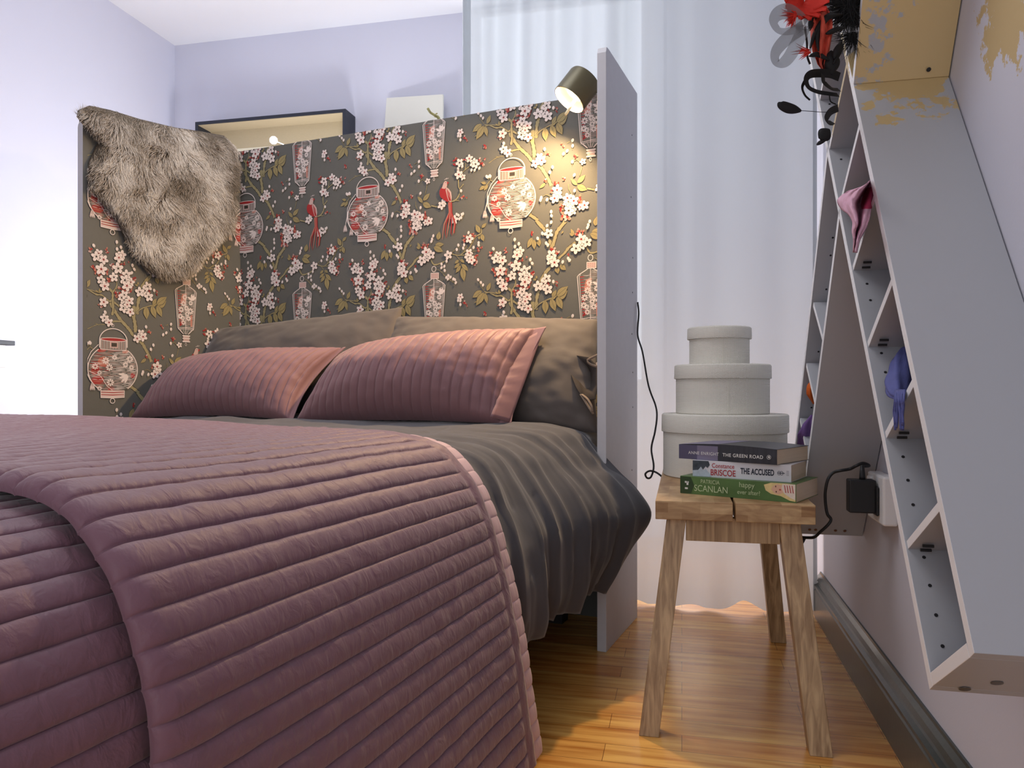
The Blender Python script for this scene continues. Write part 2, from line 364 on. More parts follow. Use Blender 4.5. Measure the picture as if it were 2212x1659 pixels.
for c, l in {1: [(405, 255, 75), (485, 325, 75), (1070, 425, 80), (1105, 485, 88), (990, 545, 80), (1385, 1075, 95), (1400, 1190, 92), (1340, 1245, 88), (1545, 1340, 60), (1575, 1240, 92), (1640, 1390, 85), (1690, 1295, 95), (1670, 1500, 75), (1600, 1490, 98), (1885, 1385, 88), (1855, 520, 60), (1810, 1420, 60)],
 2: [(950, 30, 80), (740, 120, 88), (1040, 115, 90), (1085, 150, 92), (810, 430, 65), (720, 375, 92), (385, 985, 70), (345, 1045, 85), (625, 1355, 88)],
 3: [(310, 765, 80), (270, 830, 88), (390, 860, 85), (710, 680, 82), (655, 755, 90), (350, 1060, 102), (640, 975, 102), (565, 1170, 82), (795, 1065, 90), (870, 1205, 78), (765, 1185, 98), (800, 1295, 98), (345, 1270, 78), (410, 1380, 88), (750, 1590, 90), (700, 1560, 70), (1230, 330, 90), (1285, 760, 95), (1275, 875, 90), (1340, 910, 95), (1195, 1230, 88), (1140, 1330, 88), (1040, 1375, 92), (1215, 1445, 92), (1840, 590, 70), (1825, 450, 102), (1930, 510, 92), (1730, 635, 98)],
 4: [(495, 515, 90), (955, 165, 92), (945, 470, 88), (930, 560, 88), (1000, 625, 88)], 5: [(1160, 480, 30), (1195, 515, 32), (1155, 580, 32), (1200, 598, 30), (1028, 570, 30), (745, 555, 22), (1180, 548, 26)]}.items():
    for x, y, r in l: flower(c, x, y, r)
for c, l in {1: [(415, 140), (1160, 265), (1305, 625), (1255, 725), (1670, 95), (1670, 205), (1570, 305), (1505, 360), (1700, 785), (1100, 1230), (1085, 1275), (1205, 1270), (1665, 520), (1280, 1510), (1285, 1590), (1705, 1095), (105, 800), (155, 790)],
 2: [(775, 730), (680, 1240), (720, 1260), (735, 1340), (775, 1310), (790, 1245), (815, 1230), (710, 250), (800, 200), (1000, 280), (1070, 280), (1170, 240), (1350, 430), (1410, 420)],
 3: [(225, 630), (615, 450), (690, 535), (620, 590), (900, 850), (935, 925), (885, 1010), (1280, 110), (1205, 180), (1120, 330), (1190, 525), (1220, 565), (1980, 100), (1955, 170), (1940, 220), (1590, 830), (1615, 870), (1490, 900), (1320, 1290), (1035, 430)],
 4: [(715, 300), (680, 395), (820, 365), (840, 295), (460, 650), (350, 710), (410, 760), (350, 790), (420, 850), (1145, 1050), (1205, 1110), (1250, 1165), (500, 960), (545, 995), (605, 1035), (640, 1050), (660, 1115), (455, 1000), (490, 1035), (935, 30), (1045, 350), (1155, 300), (1155, 250), (710, 1500), (760, 1510), (760, 1590)]}.items():
    for x, y in l: bud(c, x, y)
# round lantern (metres about its own centre line)
def arc(cx, cy, rx, ry, a0, a1, n=20): return [(cx+rx*math.cos(math.radians(a0+(a1-a0)*i/n)), cy+ry*math.sin(math.radians(a0+(a1-a0)*i/n))) for i in range(n+1)]
def scribble(x0, x1, fy, halfw, n, cols, wd, rnd):
    for i in range(n):
        y = fy(i/(n-1)); h = halfw(y)
        if h <= 0: continue
        x = -h+rnd.random()*.01
        while x < h:
            ln = rnd.uniform(.012, .05); xe = min(h, x+ln); t = (x+h)/(2*h)
            strip([(x0+x, y+rnd.uniform(-.0006, .0006)-.003*(1-(x/h)**2)), (x0+(x+xe)/2, y-.0028*(1-((x+xe)/2/h)**2)), (x0+xe, y-.003*(1-(xe/h)**2))], [wd*.5, wd*rnd.uniform(.7, 1.5), wd*.3], cols(t, rnd))
            x = xe+rnd.uniform(.001, .007)
def deco_flower(x, y, R, mi=WHT):
    pat.k += .2
    for i in range(8):
        a = i*math.pi/4; ell(x+math.cos(a)*R*.68, y+math.sin(a)*R*.68, R*.28, R*.22, a, mi, 7)
    strip(arc(x, y, R*.36, R*.36, 0, 360, 10), R*.14, mi); ell(x, y, R*.13, R*.13, 0, DRK, 6)
ctr = T(1, 555, 1200); zc = ctr.y; xc = ctr.x; rnd = random.Random(3)
zt = T(1, 560, 845).y; zb = T(3, 545, 45).y; RX = R_(1, 550, 1200, 430); zc = (zt+zb)/2; RY = (zt-zb)/2+.012
hw = lambda y: RX*math.sqrt(max(0, 1-((y-zc)/RY)**2))
pat.k += 1
N = 16
for i in range(N):
    y0 = zb+(zt-zb)*i/N; y1 = zb+(zt-zb)*(i+1)/N
    pat.poly([(xc-hw(y0), y0), (xc+hw(y0), y0), (xc+hw(y1), y1), (xc-hw(y1), y1)], BASE)
pat.k += .3
for (fx, fy, a, b_, c_) in ((-.7, .05, .012, .016, RED), (-.62, -.45, .02, .014, RED), (-.45, .78, .016, .006, RED), (-.4, .3, .018, .016, SAL), (-.75, -.1, .01, .012, RED), (.8, -.25, .008, .008, RED), (-.1, -.85, .012, .006, RED), (.5, .75, .012, .005, SAL)):
    ell(xc+fx*RX, zc+fy*RY, a, b_, .2, c_, 9)
pat.k += .3
scribble(xc, 0, lambda t: zb+.003+(zt-zb-.006)*t, hw, 34, lambda t, r: r.choice([PNK, WHT, SAL, RED]) if t < .35 else r.choice([WHT, WHT, PNK]), .0017, rnd)
pat.k += .3
strip(arc(xc, zc, RX, RY, 54, -54, 30), .0028, WHT); strip(arc(xc, zc, RX, RY, 126, 234, 30), .0028, WHT)
for fx, fy, r in ((-.72, .1, .0105), (-.3, .35, .012), (.05, .5, .009), (-.16, .08, .012), (.68, .45, .012), (.5, .2, .01), (-.12, -.55, .0125), (-.55, -.8, .008), (.75, .1, .009), (-.55, -.15, .008)): deco_flower(xc+fx*RX, zc+fy*RY, r)
for a, l in ((3.4, .03), (3.0, .032), (3.9, .03), (4.3, .026)):
    pat.k += .1; ell(xc+.6*RX+math.cos(a)*l*.5, zc-.25*RY+math.sin(a)*l*.5, l*.5, .004, a, WHT, 8)
strip([(xc-.95*RX, zc-.1*RY), (xc-.5*RX, zc-.3*RY), (xc-.25*RX, zc-.7*RY), (xc+.02*RX, zb-.006)], .002, WHT)
# neck
pat.k += .5
n0, n1 = T(1, 335, 850), T(1, 785, 620)
nx0, nx1, nz0, nz1 = n0.x, n1.x, T(1, 550, 855).y, T(1, 550, 655).y
pat.poly([(nx0, nz0), (nx1, nz0), (nx1, nz1), (nx0, nz1)], BASE); pat.k += .1
for i in range(26):
    x = nx0+(nx1-nx0)*(i+.5)/26
    strip([(x, nz0+.001), (x, nz1-.001)], .0012, PNK if i % 3 else WHT)
pat.k += .2
mx_ = (nx0+nx1)/2+.002
pat.poly([(mx_-.013, nz0+.006), (mx_+.013, nz0+.006), (mx_+.013, nz1-.007), (mx_-.013, nz1-.007)], PNK); pat.k += .1
pat.poly([(mx_-.009, nz0+.009), (mx_+.009, nz0+.009), (mx_+.009, nz1-.010), (mx_-.009, nz1-.010)], DRK)
strip([(nx0, nz1), (nx0, nz0), (mx_, nz0-.002), (nx1, nz0), (nx1, nz1)], .0022, WHT)
pat.k += .1; ell((nx0+nx1)/2, nz1, (nx1-nx0)/2, .0055, 0, RED, 16); pat.k += .1
strip(arc((nx0+nx1)/2, nz1, (nx1-nx0)/2, .0055, 0, 360, 24), .0018, WHT)
hx = (nx0+nx1)/2; hz = T(1, 590, 430).y
strip([(nx0-.003, nz0+.004)]+arc(hx, nz1-.004, (nx1-nx0)/2+.003, hz-nz1+.004, 180, 0, 24)+[(nx1+.003, nz0+.008)], .0028, WHT)
rp = T(1, 545, 372); strip(arc(rp.x, rp.y, .0042, .0042, 0, 360, 12), .0013, WHT)
# base
b0, b1 = T(3, 340, 225), T(3, 750, 45)
pat.k += .2; pat.poly([(b0.x, b0.y), (b1.x, b0.y), (b1.x, b1.y+.001), (b0.x, b1.y+.001)], PNK); pat.k += .1
for i in range(6):
    y = b0.y+(b1.y-b0.y)*(i+.5)/6; strip([(b0.x+.001, y), ((b0.x+b1.x)/2, y-.0015), (b1.x-.001, y)], [.0015, .0026, .001], RED if i in (2, 4) else WHT)
strip([(b0.x, b1.y), (b0.x, b0.y), ((b0.x+b1.x)/2, b0.y-.002), (b1.x, b0.y), (b1.x, b1.y)], .0022, WHT)
rp = T(3, 540, 275); strip(arc(rp.x, rp.y, .0075, .0075, 0, 360, 14), .0022, WHT)
# tassels
def tassel(c, x, y, rope):
    pat.k += .2; strip([tuple(T(c, *q)) for q in rope], .0022, WHT); p = T(c, x, y)
    for i in range(9):
        a = -1.57+(i-4)*.11
        strip([(p.x+(i-4)*.0006, p.y), (p.x+(i-4)*.0013, p.y-.010), (p.x+(i-4)*.0016+math.cos(a)*.004, p.y-.021-(i % 2)*.002)], [.001, .0022, .0008], WHT if i % 3 else PNK)
tassel(1, 70, 1480, [(300, 800), (180, 960), (120, 1120), (110, 1300), (75, 1480)])
tassel(1, 200, 1560, [(130, 1180), (110, 1380), (160, 1500), (200, 1560)])
# tall lantern: centre line x from C4 ring; z measured from its ring
tl = T(4, 185, 820); tx = tl.x; tz = tl.y
tw = R_(4, 180, 1150, 240)
sh = T(4, 200, 1180).y; nk = T(4, 200, 1040).y
VR = .524
zbot = T(2, 185, 250).y-VR; zlo = T(2, 200, 120).y-VR
pat.k += 1
body = [(nk, .009), (sh+.006, tw*.86), (sh, tw), (zlo, tw*.74), (zbot, .009)]
for i in range(len(body)-1):
    (za, wa), (zb_, wb) = body[i], body[i+1]
    pat.poly([(tx-wa, za), (tx+wa, za), (tx+wb, zb_), (tx-wb, zb_)], BASE)
pat.k += .2
def thw(y):
    for i in range(len(body)-1):
        (za, wa), (zb_, wb) = body[i], body[i+1]
        if zb_ <= y <= za: return wa+(wb-wa)*(za-y)/(za-zb_)
    return 0
pat.poly([(tx-tw*.35, sh-.01), (tx+tw*.1, sh-.006), (tx-tw*.05, sh-.045), (tx-tw*.5, sh-.04)], SAL)
pat.poly([(tx+tw*.4, zlo+.045), (tx+tw*.62, zlo+.05), (tx+tw*.6, zlo+.008), (tx+tw*.45, zlo+.008)], SAL)
pat.k += .1
for i in range(15):
    y = zlo+.012+(sh-zlo-.014)*i/14; h = thw(y)
    strip([(tx-h*.78, y), (tx-h*.45, y+.001)], [.0038, .0012], RED)
pat.poly([(tx-thw(zlo+.01)*.8, zlo+.006), (tx-thw(zlo)*.3, zlo+.014), (tx-thw(zlo)*.35, zlo+.03), (tx-thw(zlo)*.62, zlo+.022)], RED)
scribble(tx+tw*.30, 0, lambda t: zlo+.004+(nk-zlo-.008)*t, lambda y: thw(y)*.66, 32, lambda t, r: r.choice([WHT, PNK]), .0012, rnd)
scribble(tx-tw*.3, 0, lambda t: zlo+.004+(sh-zlo)*t, lambda y: thw(y)*.4, 12, lambda t, r: r.choice([WHT, PNK]), .0010, rnd)
pat.k += .2
out = [(tx-w_, z_) for z_, w_ in body]; strip(out, .0022, WHT); strip([(2*tx-x, z) for x, z in out], .0022, WHT)
inn = [(tx-w_*.86, z_) for z_, w_ in body[1:4]]; strip(inn, .0012, WHT); strip([(2*tx-x, z) for x, z in inn], .0012, WHT)
strip([(tx, nk), (tx, zbot)], .0016, WHT); strip([(tx-tw*.74, zlo), (tx, zlo+.004), (tx+tw*.74, zlo)], .0016, WHT)
strip([(tx-tw*.74, zlo-.004), (tx, zlo-.001), (tx+tw*.74, zlo-.004)], .0012, WHT)
for q in (-.5, -.2, .2, .5): strip([(tx+q*.016, zbot), (tx+q*tw*1.1, zlo-.004)], .001, WHT)
for fx, fz, r in ((-.1, .16, .010), (-.25, .34, .0105), (-.5, .5, .011), (.05, .45, .010), (.5, .52, .012), (-.62, .68, .010), (-.35, .72, .009), (.3, .72, .010), (.5, .3, .009), (-.3, .84, .009), (.15, .6, .009)):
    z = sh+(zlo-sh)*fz; deco_flower(tx+fx*thw(z), z, r)
for a in (.7, 1.2, 1.7, 2.6): pat.k += .1; ell(tx+.6*tw+math.cos(a)*.009, sh-.03+math.sin(a)*.012, .011, .004, a, WHT, 8)
pat.k += .2
# neck + ring on top, caps + ring below
c0, c1 = T(4, 118, 1035), T(4, 288, 900)
pat.poly([(c0.x, c0.y), (c1.x, c0.y), (c1.x, c1.y), (c0.x, c1.y)], PNK); pat.k += .1
strip([(c0.x, c0.y), (c0.x, c1.y), (c1.x, c1.y), (c1.x, c0.y), (c0.x, c0.y)], .002, WHT)
for i in range(3):
    for j in range(4): ell(c0.x+(c1.x-c0.x)*(j+.7)/4.6, c0.y+(c1.y-c0.y)*(i+.6)/3.3, .0008, .0012, 0, DRK, 5)
strip(arc(tx, tz, .0075, .009, 0, 360, 16), .002, WHT)
k0 = T(2, 110, 440); k1 = T(2, 280, 260)
for i, (f0, f1, m_) in enumerate(((0, .18, 1.0), (.2, .45, .8), (.47, .62, 1.0), (.64, .8, .8), (.82, 1, 1.0))):
    ya = k0.y-VR+(k1.y-k0.y)*f0; yb = k0.y-VR+(k1.y-k0.y)*f1; hwid = (k1.x-k0.x)/2*m_; cxk = (k0.x+k1.x)/2
    pat.poly([(cxk-hwid, ya), (cxk+hwid, ya), (cxk+hwid, yb), (cxk-hwid, yb)], PNK if i % 2 else WHT)
rp = T(2, 185, 480); strip(arc(rp.x, rp.y-VR, .003, .005, 0, 360, 10), .0013, WHT)
# bird
pat.k += 1
def bp(l): return [tuple(T(2, x, y)) for x, y in l]
def fan(l, mi):
    q = bp(l); cx_ = sum(p[0] for p in q)/len(q); cy_ = sum(p[1] for p in q)/len(q)
    for i in range(len(q)): pat.poly([(cx_, cy_), q[i], q[(i+1) % len(q)]], mi)
for i, (x0, x1) in enumerate(((400, 380), (440, 430), (500, 480), (560, 555), (620, 610), (640, 625))):
    strip(bp([(505+i*12, 980), (520+i*10, 1200), (x0+10, 1450), (x1, 1640), (x1+(25 if i % 2 else -10), 1790-i*30)]), [.004, .0042, .0036, .0026, .0008], RED if i % 2 else SAL); pat.k += .1
fan([(350, 660), (310, 720), (305, 800), (330, 870), (400, 930), (470, 970), (520, 960), (510, 860), (470, 740), (430, 660)], RED); pat.k += .1
fan([(395, 560), (375, 620), (355, 680), (420, 690), (465, 650), (475, 590), (470, 530), (430, 515)], PNK); pat.k += .1
fan([(470, 530), (515, 550), (470, 600)], RED); pat.k += .1; fan([(430, 545), (455, 548), (440, 565)], DRK)
fan([(450, 650), (440, 720), (470, 850), (510, 960), (560, 975), (575, 870), (560, 760), (510, 690)], PNK); pat.k += .1
for i in range(7): strip(bp([(465+i*10, 690+i*14), (480+i*11, 820+i*14), (520+i*6, 950)]), .0011, RED)
strip(bp([(410, 495), (450, 470), (470, 450)]), .001, WHT); strip(bp([(450, 480), (505, 455)]), .001, WHT)

HR, MAXK = .527, pat.k
m_paper = [mat('wallpaper_charcoal_ground', srgb(98, 98, 94), .62, noise_amt=.04, scale=60, bump=.15, bscale=500),
           mat('wallpaper_white_print', srgb(226, 214, 210), .6), mat('wallpaper_olive_branch_print', srgb(152, 143, 108), .6, noise_amt=.1, scale=90),
           mat('wallpaper_leaf_print', srgb(150, 137, 96), .6, noise_amt=.12, scale=60), mat('wallpaper_red_print', srgb(160, 42, 44), .6),
           mat('wallpaper_salmon_print', srgb(184, 118, 102), .6), mat('wallpaper_dark_line_print', srgb(62, 56, 50), .6), mat('wallpaper_blush_print', srgb(198, 168, 162), .6)]
m_board = mat('chipboard_edge_white_paint', srgb(198, 198, 204), .55, noise_amt=.04, scale=40)
def clip(poly, x0, x1, top):
    def half(p, inside, cut):
        o = []
        for i in range(len(p)):
            a, b_ = p[i-1], p[i]; ia, ib = inside(a), inside(b_)
            if ia != ib: o.append(cut(a, b_))
            if ib: o.append(b_)
        return o
    def lin(f):
        return lambda p: f(p) >= 0, lambda a, b_: (lambda t: (a[0]+(b_[0]-a[0])*t, a[1]+(b_[1]-a[1])*t))(f(a)/(f(a)-f(b_)))
    for f in (lambda p: p[0]-x0, lambda p: x1-p[0], lambda p: top[0]+top[1]*p[0]-p[1], lambda p: p[1]-.35):
        i_, c_ = lin(f); poly = half(poly, i_, c_)
        if len(poly) < 3: return []
    return poly
def papered(mb, fmap, x0, x1, top, dx, dz):
    """fmap(x, z, off) -> world; pattern repeated with phase dx, dz"""
    for i in range(-4, 5):
        for j in range(-4, 4):
            ox, oz = dx+i*HR, dz+j*VR
            for pts, mi, k in pat.items:
                q = [(p[0]+ox, p[1]+oz) for p in pts]
                if max(p[0] for p in q) < x0 or min(p[0] for p in q) > x1 or min(p[1] for p in q) > top[0]+top[1]*q[0][0]+.01 or max(p[1] for p in q) < .4: continue
                q = clip(q, x0, x1, top)
                if len(q) >= 3:
                    off = .00035+k*.000014
                    mb.add([fmap(p[0], p[1], off) for p in q], [tuple(range(len(q)))], mi)
# ---------------------------------------------------------------- screen around the bed head
ZT = 1.543
scr = thing('bed_screen', L(.65, .0, 0), 'tall three-sided headboard screen papered with lanterns and blossom on charcoal', 'headboard')
b = MB(); b.lbox(-.082, 1.358, -.038, 0, 0, ZT)
papered(b, lambda x, z, off: L(-x, off, z), -1.358, .082, (ZT, 0), 0, 0)
b.m = [m for m in b.m]
hbm = [m_paper[0]]+m_paper[1:]
o = b.build('headboard_panel', hbm, scr)
o['label'] = 'papered back board'
# left wing, flared, with a rounded upper front corner
C0 = L(1.358, 0, 0); DL = Vector((-.515, -.857, 0)); NL = Vector((.857, -.515, 0)); LW = .575
def LPt(l, z, off=0): return Vector((C0.x, C0.y, 0))+DL*l+NL*off+Vector((0, 0, z))
ztop = lambda l: ZT-.045*(l/.58)
edge = [(0, 0), (0, ZT)]+[(l, ztop(l)) for l in (.2, .4, LW-.035)]
for i in range(1, 7):
    a = math.pi/2*i/6; edge.append((LW-.035+.035*math.sin(a), ztop(LW)-.035+.035*math.cos(a)))
edge.append((LW, 0))
b = MB(); b.prism([LPt(l, z, 0) for l, z in edge], NL*-.027, 1)
papered(b, lambda x, z, off: LPt(-x, z, off), -LW+.012, 0, (ZT-.004, .045/.58), -.482-xc, .734-zc)
b.m = [8 if (i < len(edge)+2) else m for i, m in enumerate(b.m)]
b.m[0] = 0; b.m[1] = 8
o = b.build('side_wing', m_paper+[m_board], scr); o['label'] = 'papered left wing under the sheepskin'
# right wing: plain white board standing on the floor, nose chamfered at the top
b = MB(); T0 = .0; V1 = .2815
poly = [(-.045, 0), (-.045, ZT+.0), (V1-.02, ZT+.005), (V1-.006, ZT+.003), (V1, ZT-.012), (V1, 0)]
b.prism([L(-.1065, v, z) for v, z in poly], L(-.082, 0, 0)-L(-.1065, 0, 0))
rwing = o = b.build('side_wing', m_board, scr, bevel=.0015); o['label'] = 'plain white right wing board with screw marks'
m_dark = mat('black_screw', srgb(40, 40, 42), .5)
for v_, z_ in ((.02, 1.40), (.03, 1.22), (.01, 1.05), (.02, .83), (.01, .72), (.01, .62), (.02, .44), (.03, .30), (.012, .95)):
    q = MB(); c_ = L(-.1066, v_, z_); q.lathe(c_, [(.0, .0), (.0024, 0), (.0024, .0006), (.0, .0006)], 8, ax=-(L(1, 0, 0)-L(0, 0, 0)))
    q.build('screw', m_dark, rwing)

# ---------------------------------------------------------------- clip lamp
m_lampo = mat('olive_black_lamp_metal', srgb(92, 86, 64), .38, metal=.3, noise_amt=.05)
m_lampi = mat('white_lamp_inside', srgb(250, 240, 215), .5)
m_led = mat('lit_lamp_disc', srgb(255, 240, 210), .5, emit=(1.0, .82, .55, 8))
lc = L(.047, .125, 1.487); ax = Vector((-.585, -.13, -.79)).normalized()   # axis pointing out of the shade
lamp = thing('clip_lamp', lc, 'small dark cylindrical spotlight clipped at the top right of the papered headboard', 'lamp')
b = MB(); Rl, Ll = .0495, .082
b.lathe(lc, [(0, -Ll), (Rl-.008, -Ll), (Rl-.002, -Ll+.003), (Rl, -Ll+.009), (Rl, 0), (Rl-.0025, 0)], 64, ax=ax)
shade_ = o = b.build('lamp_shade', m_lampo, lamp, smooth=True, auto=.6)
b = MB(); b.lathe(lc, [(Rl-.0025, 0), (Rl-.004, -.006), (Rl-.006, -.03), (0, -.0305)], 64, ax=ax)
b.build('reflector', m_lampi, shade_, smooth=True)
b = MB(); b.lathe(lc+ax*-.026, [(0, 0), (.028, 0), (.028, -.003), (0, -.003)], 40, ax=ax)
b.build('light_disc', m_led, shade_)
b = MB(); e0 = P(1241, 218, 2.10); e1 = P(1222, 247, 2.045)
b.tube([e0, e0*.5+e1*.5, e1], .0042, 12)
b.build('pull_rod', mat('pale_brass_rod', srgb(252, 236, 190), .35), lamp, smooth=True)
b = MB(); a0 = lc-ax*.05+Vector((.02, .03, 0)); b.tube([a0, L(.02, .05, 1.535), L(.015, .004, 1.555), L(.012, -.02, 1.556)], .006, 10); b.lbox(-.01, .03, -.046, .004, 1.544, 1.553); b.lbox(-.01, .03, -.048, -.040, 1.50, 1.553)
b.build('clamp', m_lampo, lamp)
ll = light('clip_lamp_light', 'AREA', lc-ax*.018, lc+ax, 11, (1.0, .66, .32), .055)
ll.data.shape = 'DISK'; ll.data.spread = math.radians(165)

# ---------------------------------------------------------------- lamp cable hanging to the bench
m_cable = mat('black_rubber_cable', srgb(30, 31, 34), .5)
pz = [(148, 50), (157, 150), (148, 330), (190, 480), (240, 760), (300, 930), (312, 1030), (295, 1160), (265, 1300), (285, 1450), (262, 1540), (228, 1550), (214, 1515), (250, 1490), (300, 1500), (345, 1530), (378, 1562), (420, 1600)]
dd = [2.2, 2.2, 2.19, 2.18, 2.15, 2.12, 2.1, 2.08, 2.06, 2.04, 2.03, 2.03, 2.02, 2.02, 2.02, 2.01, 2.0, 1.99]
b = MB(); b.tube(catmull([P(1340+x*.2532, 640+y*.2532, d) for (x, y), d in zip(pz, dd)], 6), .0026, 8)
o = b.build('lamp_cable', m_cable, smooth=True); tag(o, 'thin black cable hanging from the white board and curling towards the bench top', 'cable')

# ---------------------------------------------------------------- curtain
m_cur = bpy.data.materials.new('sheer_white_curtain_cotton'); m_cur.use_nodes = True
nt = m_cur.node_tree; nt.nodes.remove(nt.nodes['Principled BSDF']); out_ = nt.nodes['Material Output']
df = nt.nodes.new('ShaderNodeBsdfDiffuse'); df.inputs[0].default_value = srgb(150, 155, 161); tr = nt.nodes.new('ShaderNodeBsdfTranslucent'); tr.inputs[0].default_value = srgb(206, 211, 216)
ms = nt.nodes.new('ShaderNodeMixShader'); ms.inputs[0].default_value = .46
nt.links.new(df.outputs[0], ms.inputs[1]); nt.links.new(tr.outputs[0], ms.inputs[2]); tp = nt.nodes.new('ShaderNodeBsdfTransparent'); m2 = nt.nodes.new('ShaderNodeMixShader'); m2.inputs[0].default_value = .08; nt.links.new(ms.outputs[0], m2.inputs[1]); nt.links.new(tp.outputs[0], m2.inputs[2]); nt.links.new(m2.outputs[0], out_.inputs['Surface'])
tcn = nt.nodes.new('ShaderNodeTexCoord'); wv = nt.nodes.new('ShaderNodeTexNoise'); wv.inputs['Scale'].default_value = 300
bp_ = nt.nodes.new('ShaderNodeBump'); bp_.inputs['Strength'].default_value = .08; bp_.inputs['Distance'].default_value = .002
nt.links.new(tcn.outputs['Object'], wv.inputs['Vector']); nt.links.new(wv.outputs[0], bp_.inputs['Height']); nt.links.new(bp_.outputs[0], df.inputs['Normal'])
b = MB(); rows = []
NW, NZ = 220, 70
for j in range(NZ+1):
    z = 2.46-(2.46)*(j/NZ)**.9 if j < NZ else 0.0
    t = 1-z/2.46; row = []
    for i in range(NW+1):
        q = i/NW; w = -.705+q*1.095
        amp = .022*(1-.55*t)*(1.3 if q < .6 else .8)
        s = 2.375+amp*(math.sin(q*38+1.2*math.sin(q*9)+.3*t)+.45*math.sin(q*71+2+.8*t))*(1-.90*max(0, min(1, (q-.52)*6)))+.008*math.sin(q*13+2*t)+.004*math.sin(q*31+1)
        zz = z
        if j > NZ-12:   # hem kicked up a little over the floor
            k = (j-(NZ-12))/12
            lift = .024*math.exp(-((q-.80)/.035)**2)+.010*max(0, math.sin(q*40))+.004
            zz = z+lift*k; s += -.018*k*math.exp(-((q-.80)/.05)**2)+.006*k*math.sin(q*55)
        row.append(W(s, w, zz+.002))
    rows.append(row)
b.grid(rows)
cur = thing('curtain', W(2.375, -.15, 0), 'floor-length sheer white cotton curtain hanging behind the papered screen', 'curtain')
b.build('drape', m_cur, cur, smooth=True)
b = MB()
rowsL = [[r[0]+(W(0, -.012, 0)), r[0], r[1], r[2]] for r in rows]
b2 = MB(); b2.grid([[r[-3]+W(-.002, 0, 0), r[-2]+W(-.0025, 0, 0), r[-1]+W(-.002, .002, 0)] for r in rows]); b2.build('side_hem', m_cur, cur, smooth=True)
b3 = MB(); b3.grid([[r[0]+W(-.002, -.001, 0), r[1]+W(-.0022, 0, 0), r[3]+W(-.002, 0, 0), r[5]+W(-.002, 0, 0)] for r in rows]); b3.build('side_hem', m_cur, cur, smooth=True)
b = MB(); b.tube([W(2.375, -.78, 2.46), W(2.375, .400, 2.46)], .011, 14); b.build('curtain_rail', m_white, cur, smooth=True)

# ---------------------------------------------------------------- things on the far wall
m_navy = mat('dark_navy_lacquer', srgb(40, 44, 56), .45, noise_amt=.15, scale=60)
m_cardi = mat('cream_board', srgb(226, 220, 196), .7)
m_tan = mat('tan_painted_shade', srgb(186, 172, 142), .8, noise_amt=.05, scale=120)  # shade in the upper part of the cream box, painted as tan
fr = thing('shadow_box', W(3.43, -1.95, 1.45), 'dark-edged shadow box with cream lining on the far lavender wall', 'frame')
s0, s1, w0, w1, z0, z1, t_ = 3.392, 3.505, -2.42, -1.593, 1.45, 2.038, .016
b = MB(); b.wbox(s0, s1, w0, w0+t_, z0, z1); b.wbox(s0, s1, w1-t_, w1, z0, z1); b.wbox(s0, s1, w0+t_, w1-t_, z1-t_, z1); b.wbox(s0, s1, w0+t_, w1-t_, z0, z0+t_)
b.build('frame', m_navy, fr, bevel=.001)
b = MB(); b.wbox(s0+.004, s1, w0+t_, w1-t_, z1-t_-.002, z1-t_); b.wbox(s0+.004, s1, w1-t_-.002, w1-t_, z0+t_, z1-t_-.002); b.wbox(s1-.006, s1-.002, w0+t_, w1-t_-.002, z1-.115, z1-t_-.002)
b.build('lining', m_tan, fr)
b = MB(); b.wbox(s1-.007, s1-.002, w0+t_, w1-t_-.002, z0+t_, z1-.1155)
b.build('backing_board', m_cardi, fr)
b = MB(); pc = P(591, 303, 3.62); b.lathe(pc, [(0, -.019), (.010, -.016), (.017, -.008), (.019, 0), (.017, .008), (.010, .016), (0, .019)], 24)
b.tube([pc, P(612, 312, 3.66), P(622, 318, 3.68)], .0016, 6)
b.build('bulb', mat('lit_frosted_bulb', srgb(255, 255, 250), .3, emit=(1, 1, .97, 6)), fr, smooth=True)
m_canvas = mat('off_white_canvas', srgb(232, 232, 222), .7, bump=.1, bscale=400)
b = MB(); q = [P(824, 300, 3.66), P(835, 211.5, 3.715), P(957, 203.5, 3.60), P(955, 292, 3.555)]; q[0].z = 1.7605; q[3].z = 1.7605
cv = thing('blank_canvas', (q[0]+q[3])/2, 'small blank off-white canvas leaning on the far wall', 'canvas')
b.prism(q, AA*.016); b.build('canvas', m_canvas, cv, bevel=.001)
b = MB(); b.wbox(3.30, 3.505, -1.55, -.6, 1.74, 1.76)
sh_ = b.build('wall_shelf', m_white, bevel=.002); tag(sh_, 'narrow white wall shelf below the leaning canvas', 'shelf')
cv_z = min(p.z for p in q)
m_twig = mat('dry_olive_twig', srgb(150, 146, 96), .7, noise_amt=.2, scale=120)
tw0 = thing('dry_twig', W(2.62, -1.0, 0), 'dry yellow-green twig poking above the papered headboard', 'twig')
b = MB(); pts = [P(924, 234, 2.66), P(930, 243, 2.66), P(940, 250, 2.66), P(950, 262, 2.66), P(962, 330, 2.67), P(950, 700, 2.68)]
pts.append(Vector((pts[-1].x, pts[-1].y, 0.0)))
b.tube(catmull(pts, 6), [.0045]*12+[.0055]*(6*6+1-12), 8); b.build('stem', m_twig, tw0, smooth=True)
b = MB(); b.tube([P(931, 243, 2.66), P(926, 238, 2.64)], .0028, 7); b.build('side_shoot', m_twig, tw0)
b = MB(); b.tube([P(938, 249, 2.66), P(944, 245, 2.64)], .0024, 7); b.build('side_shoot', m_twig, tw0)
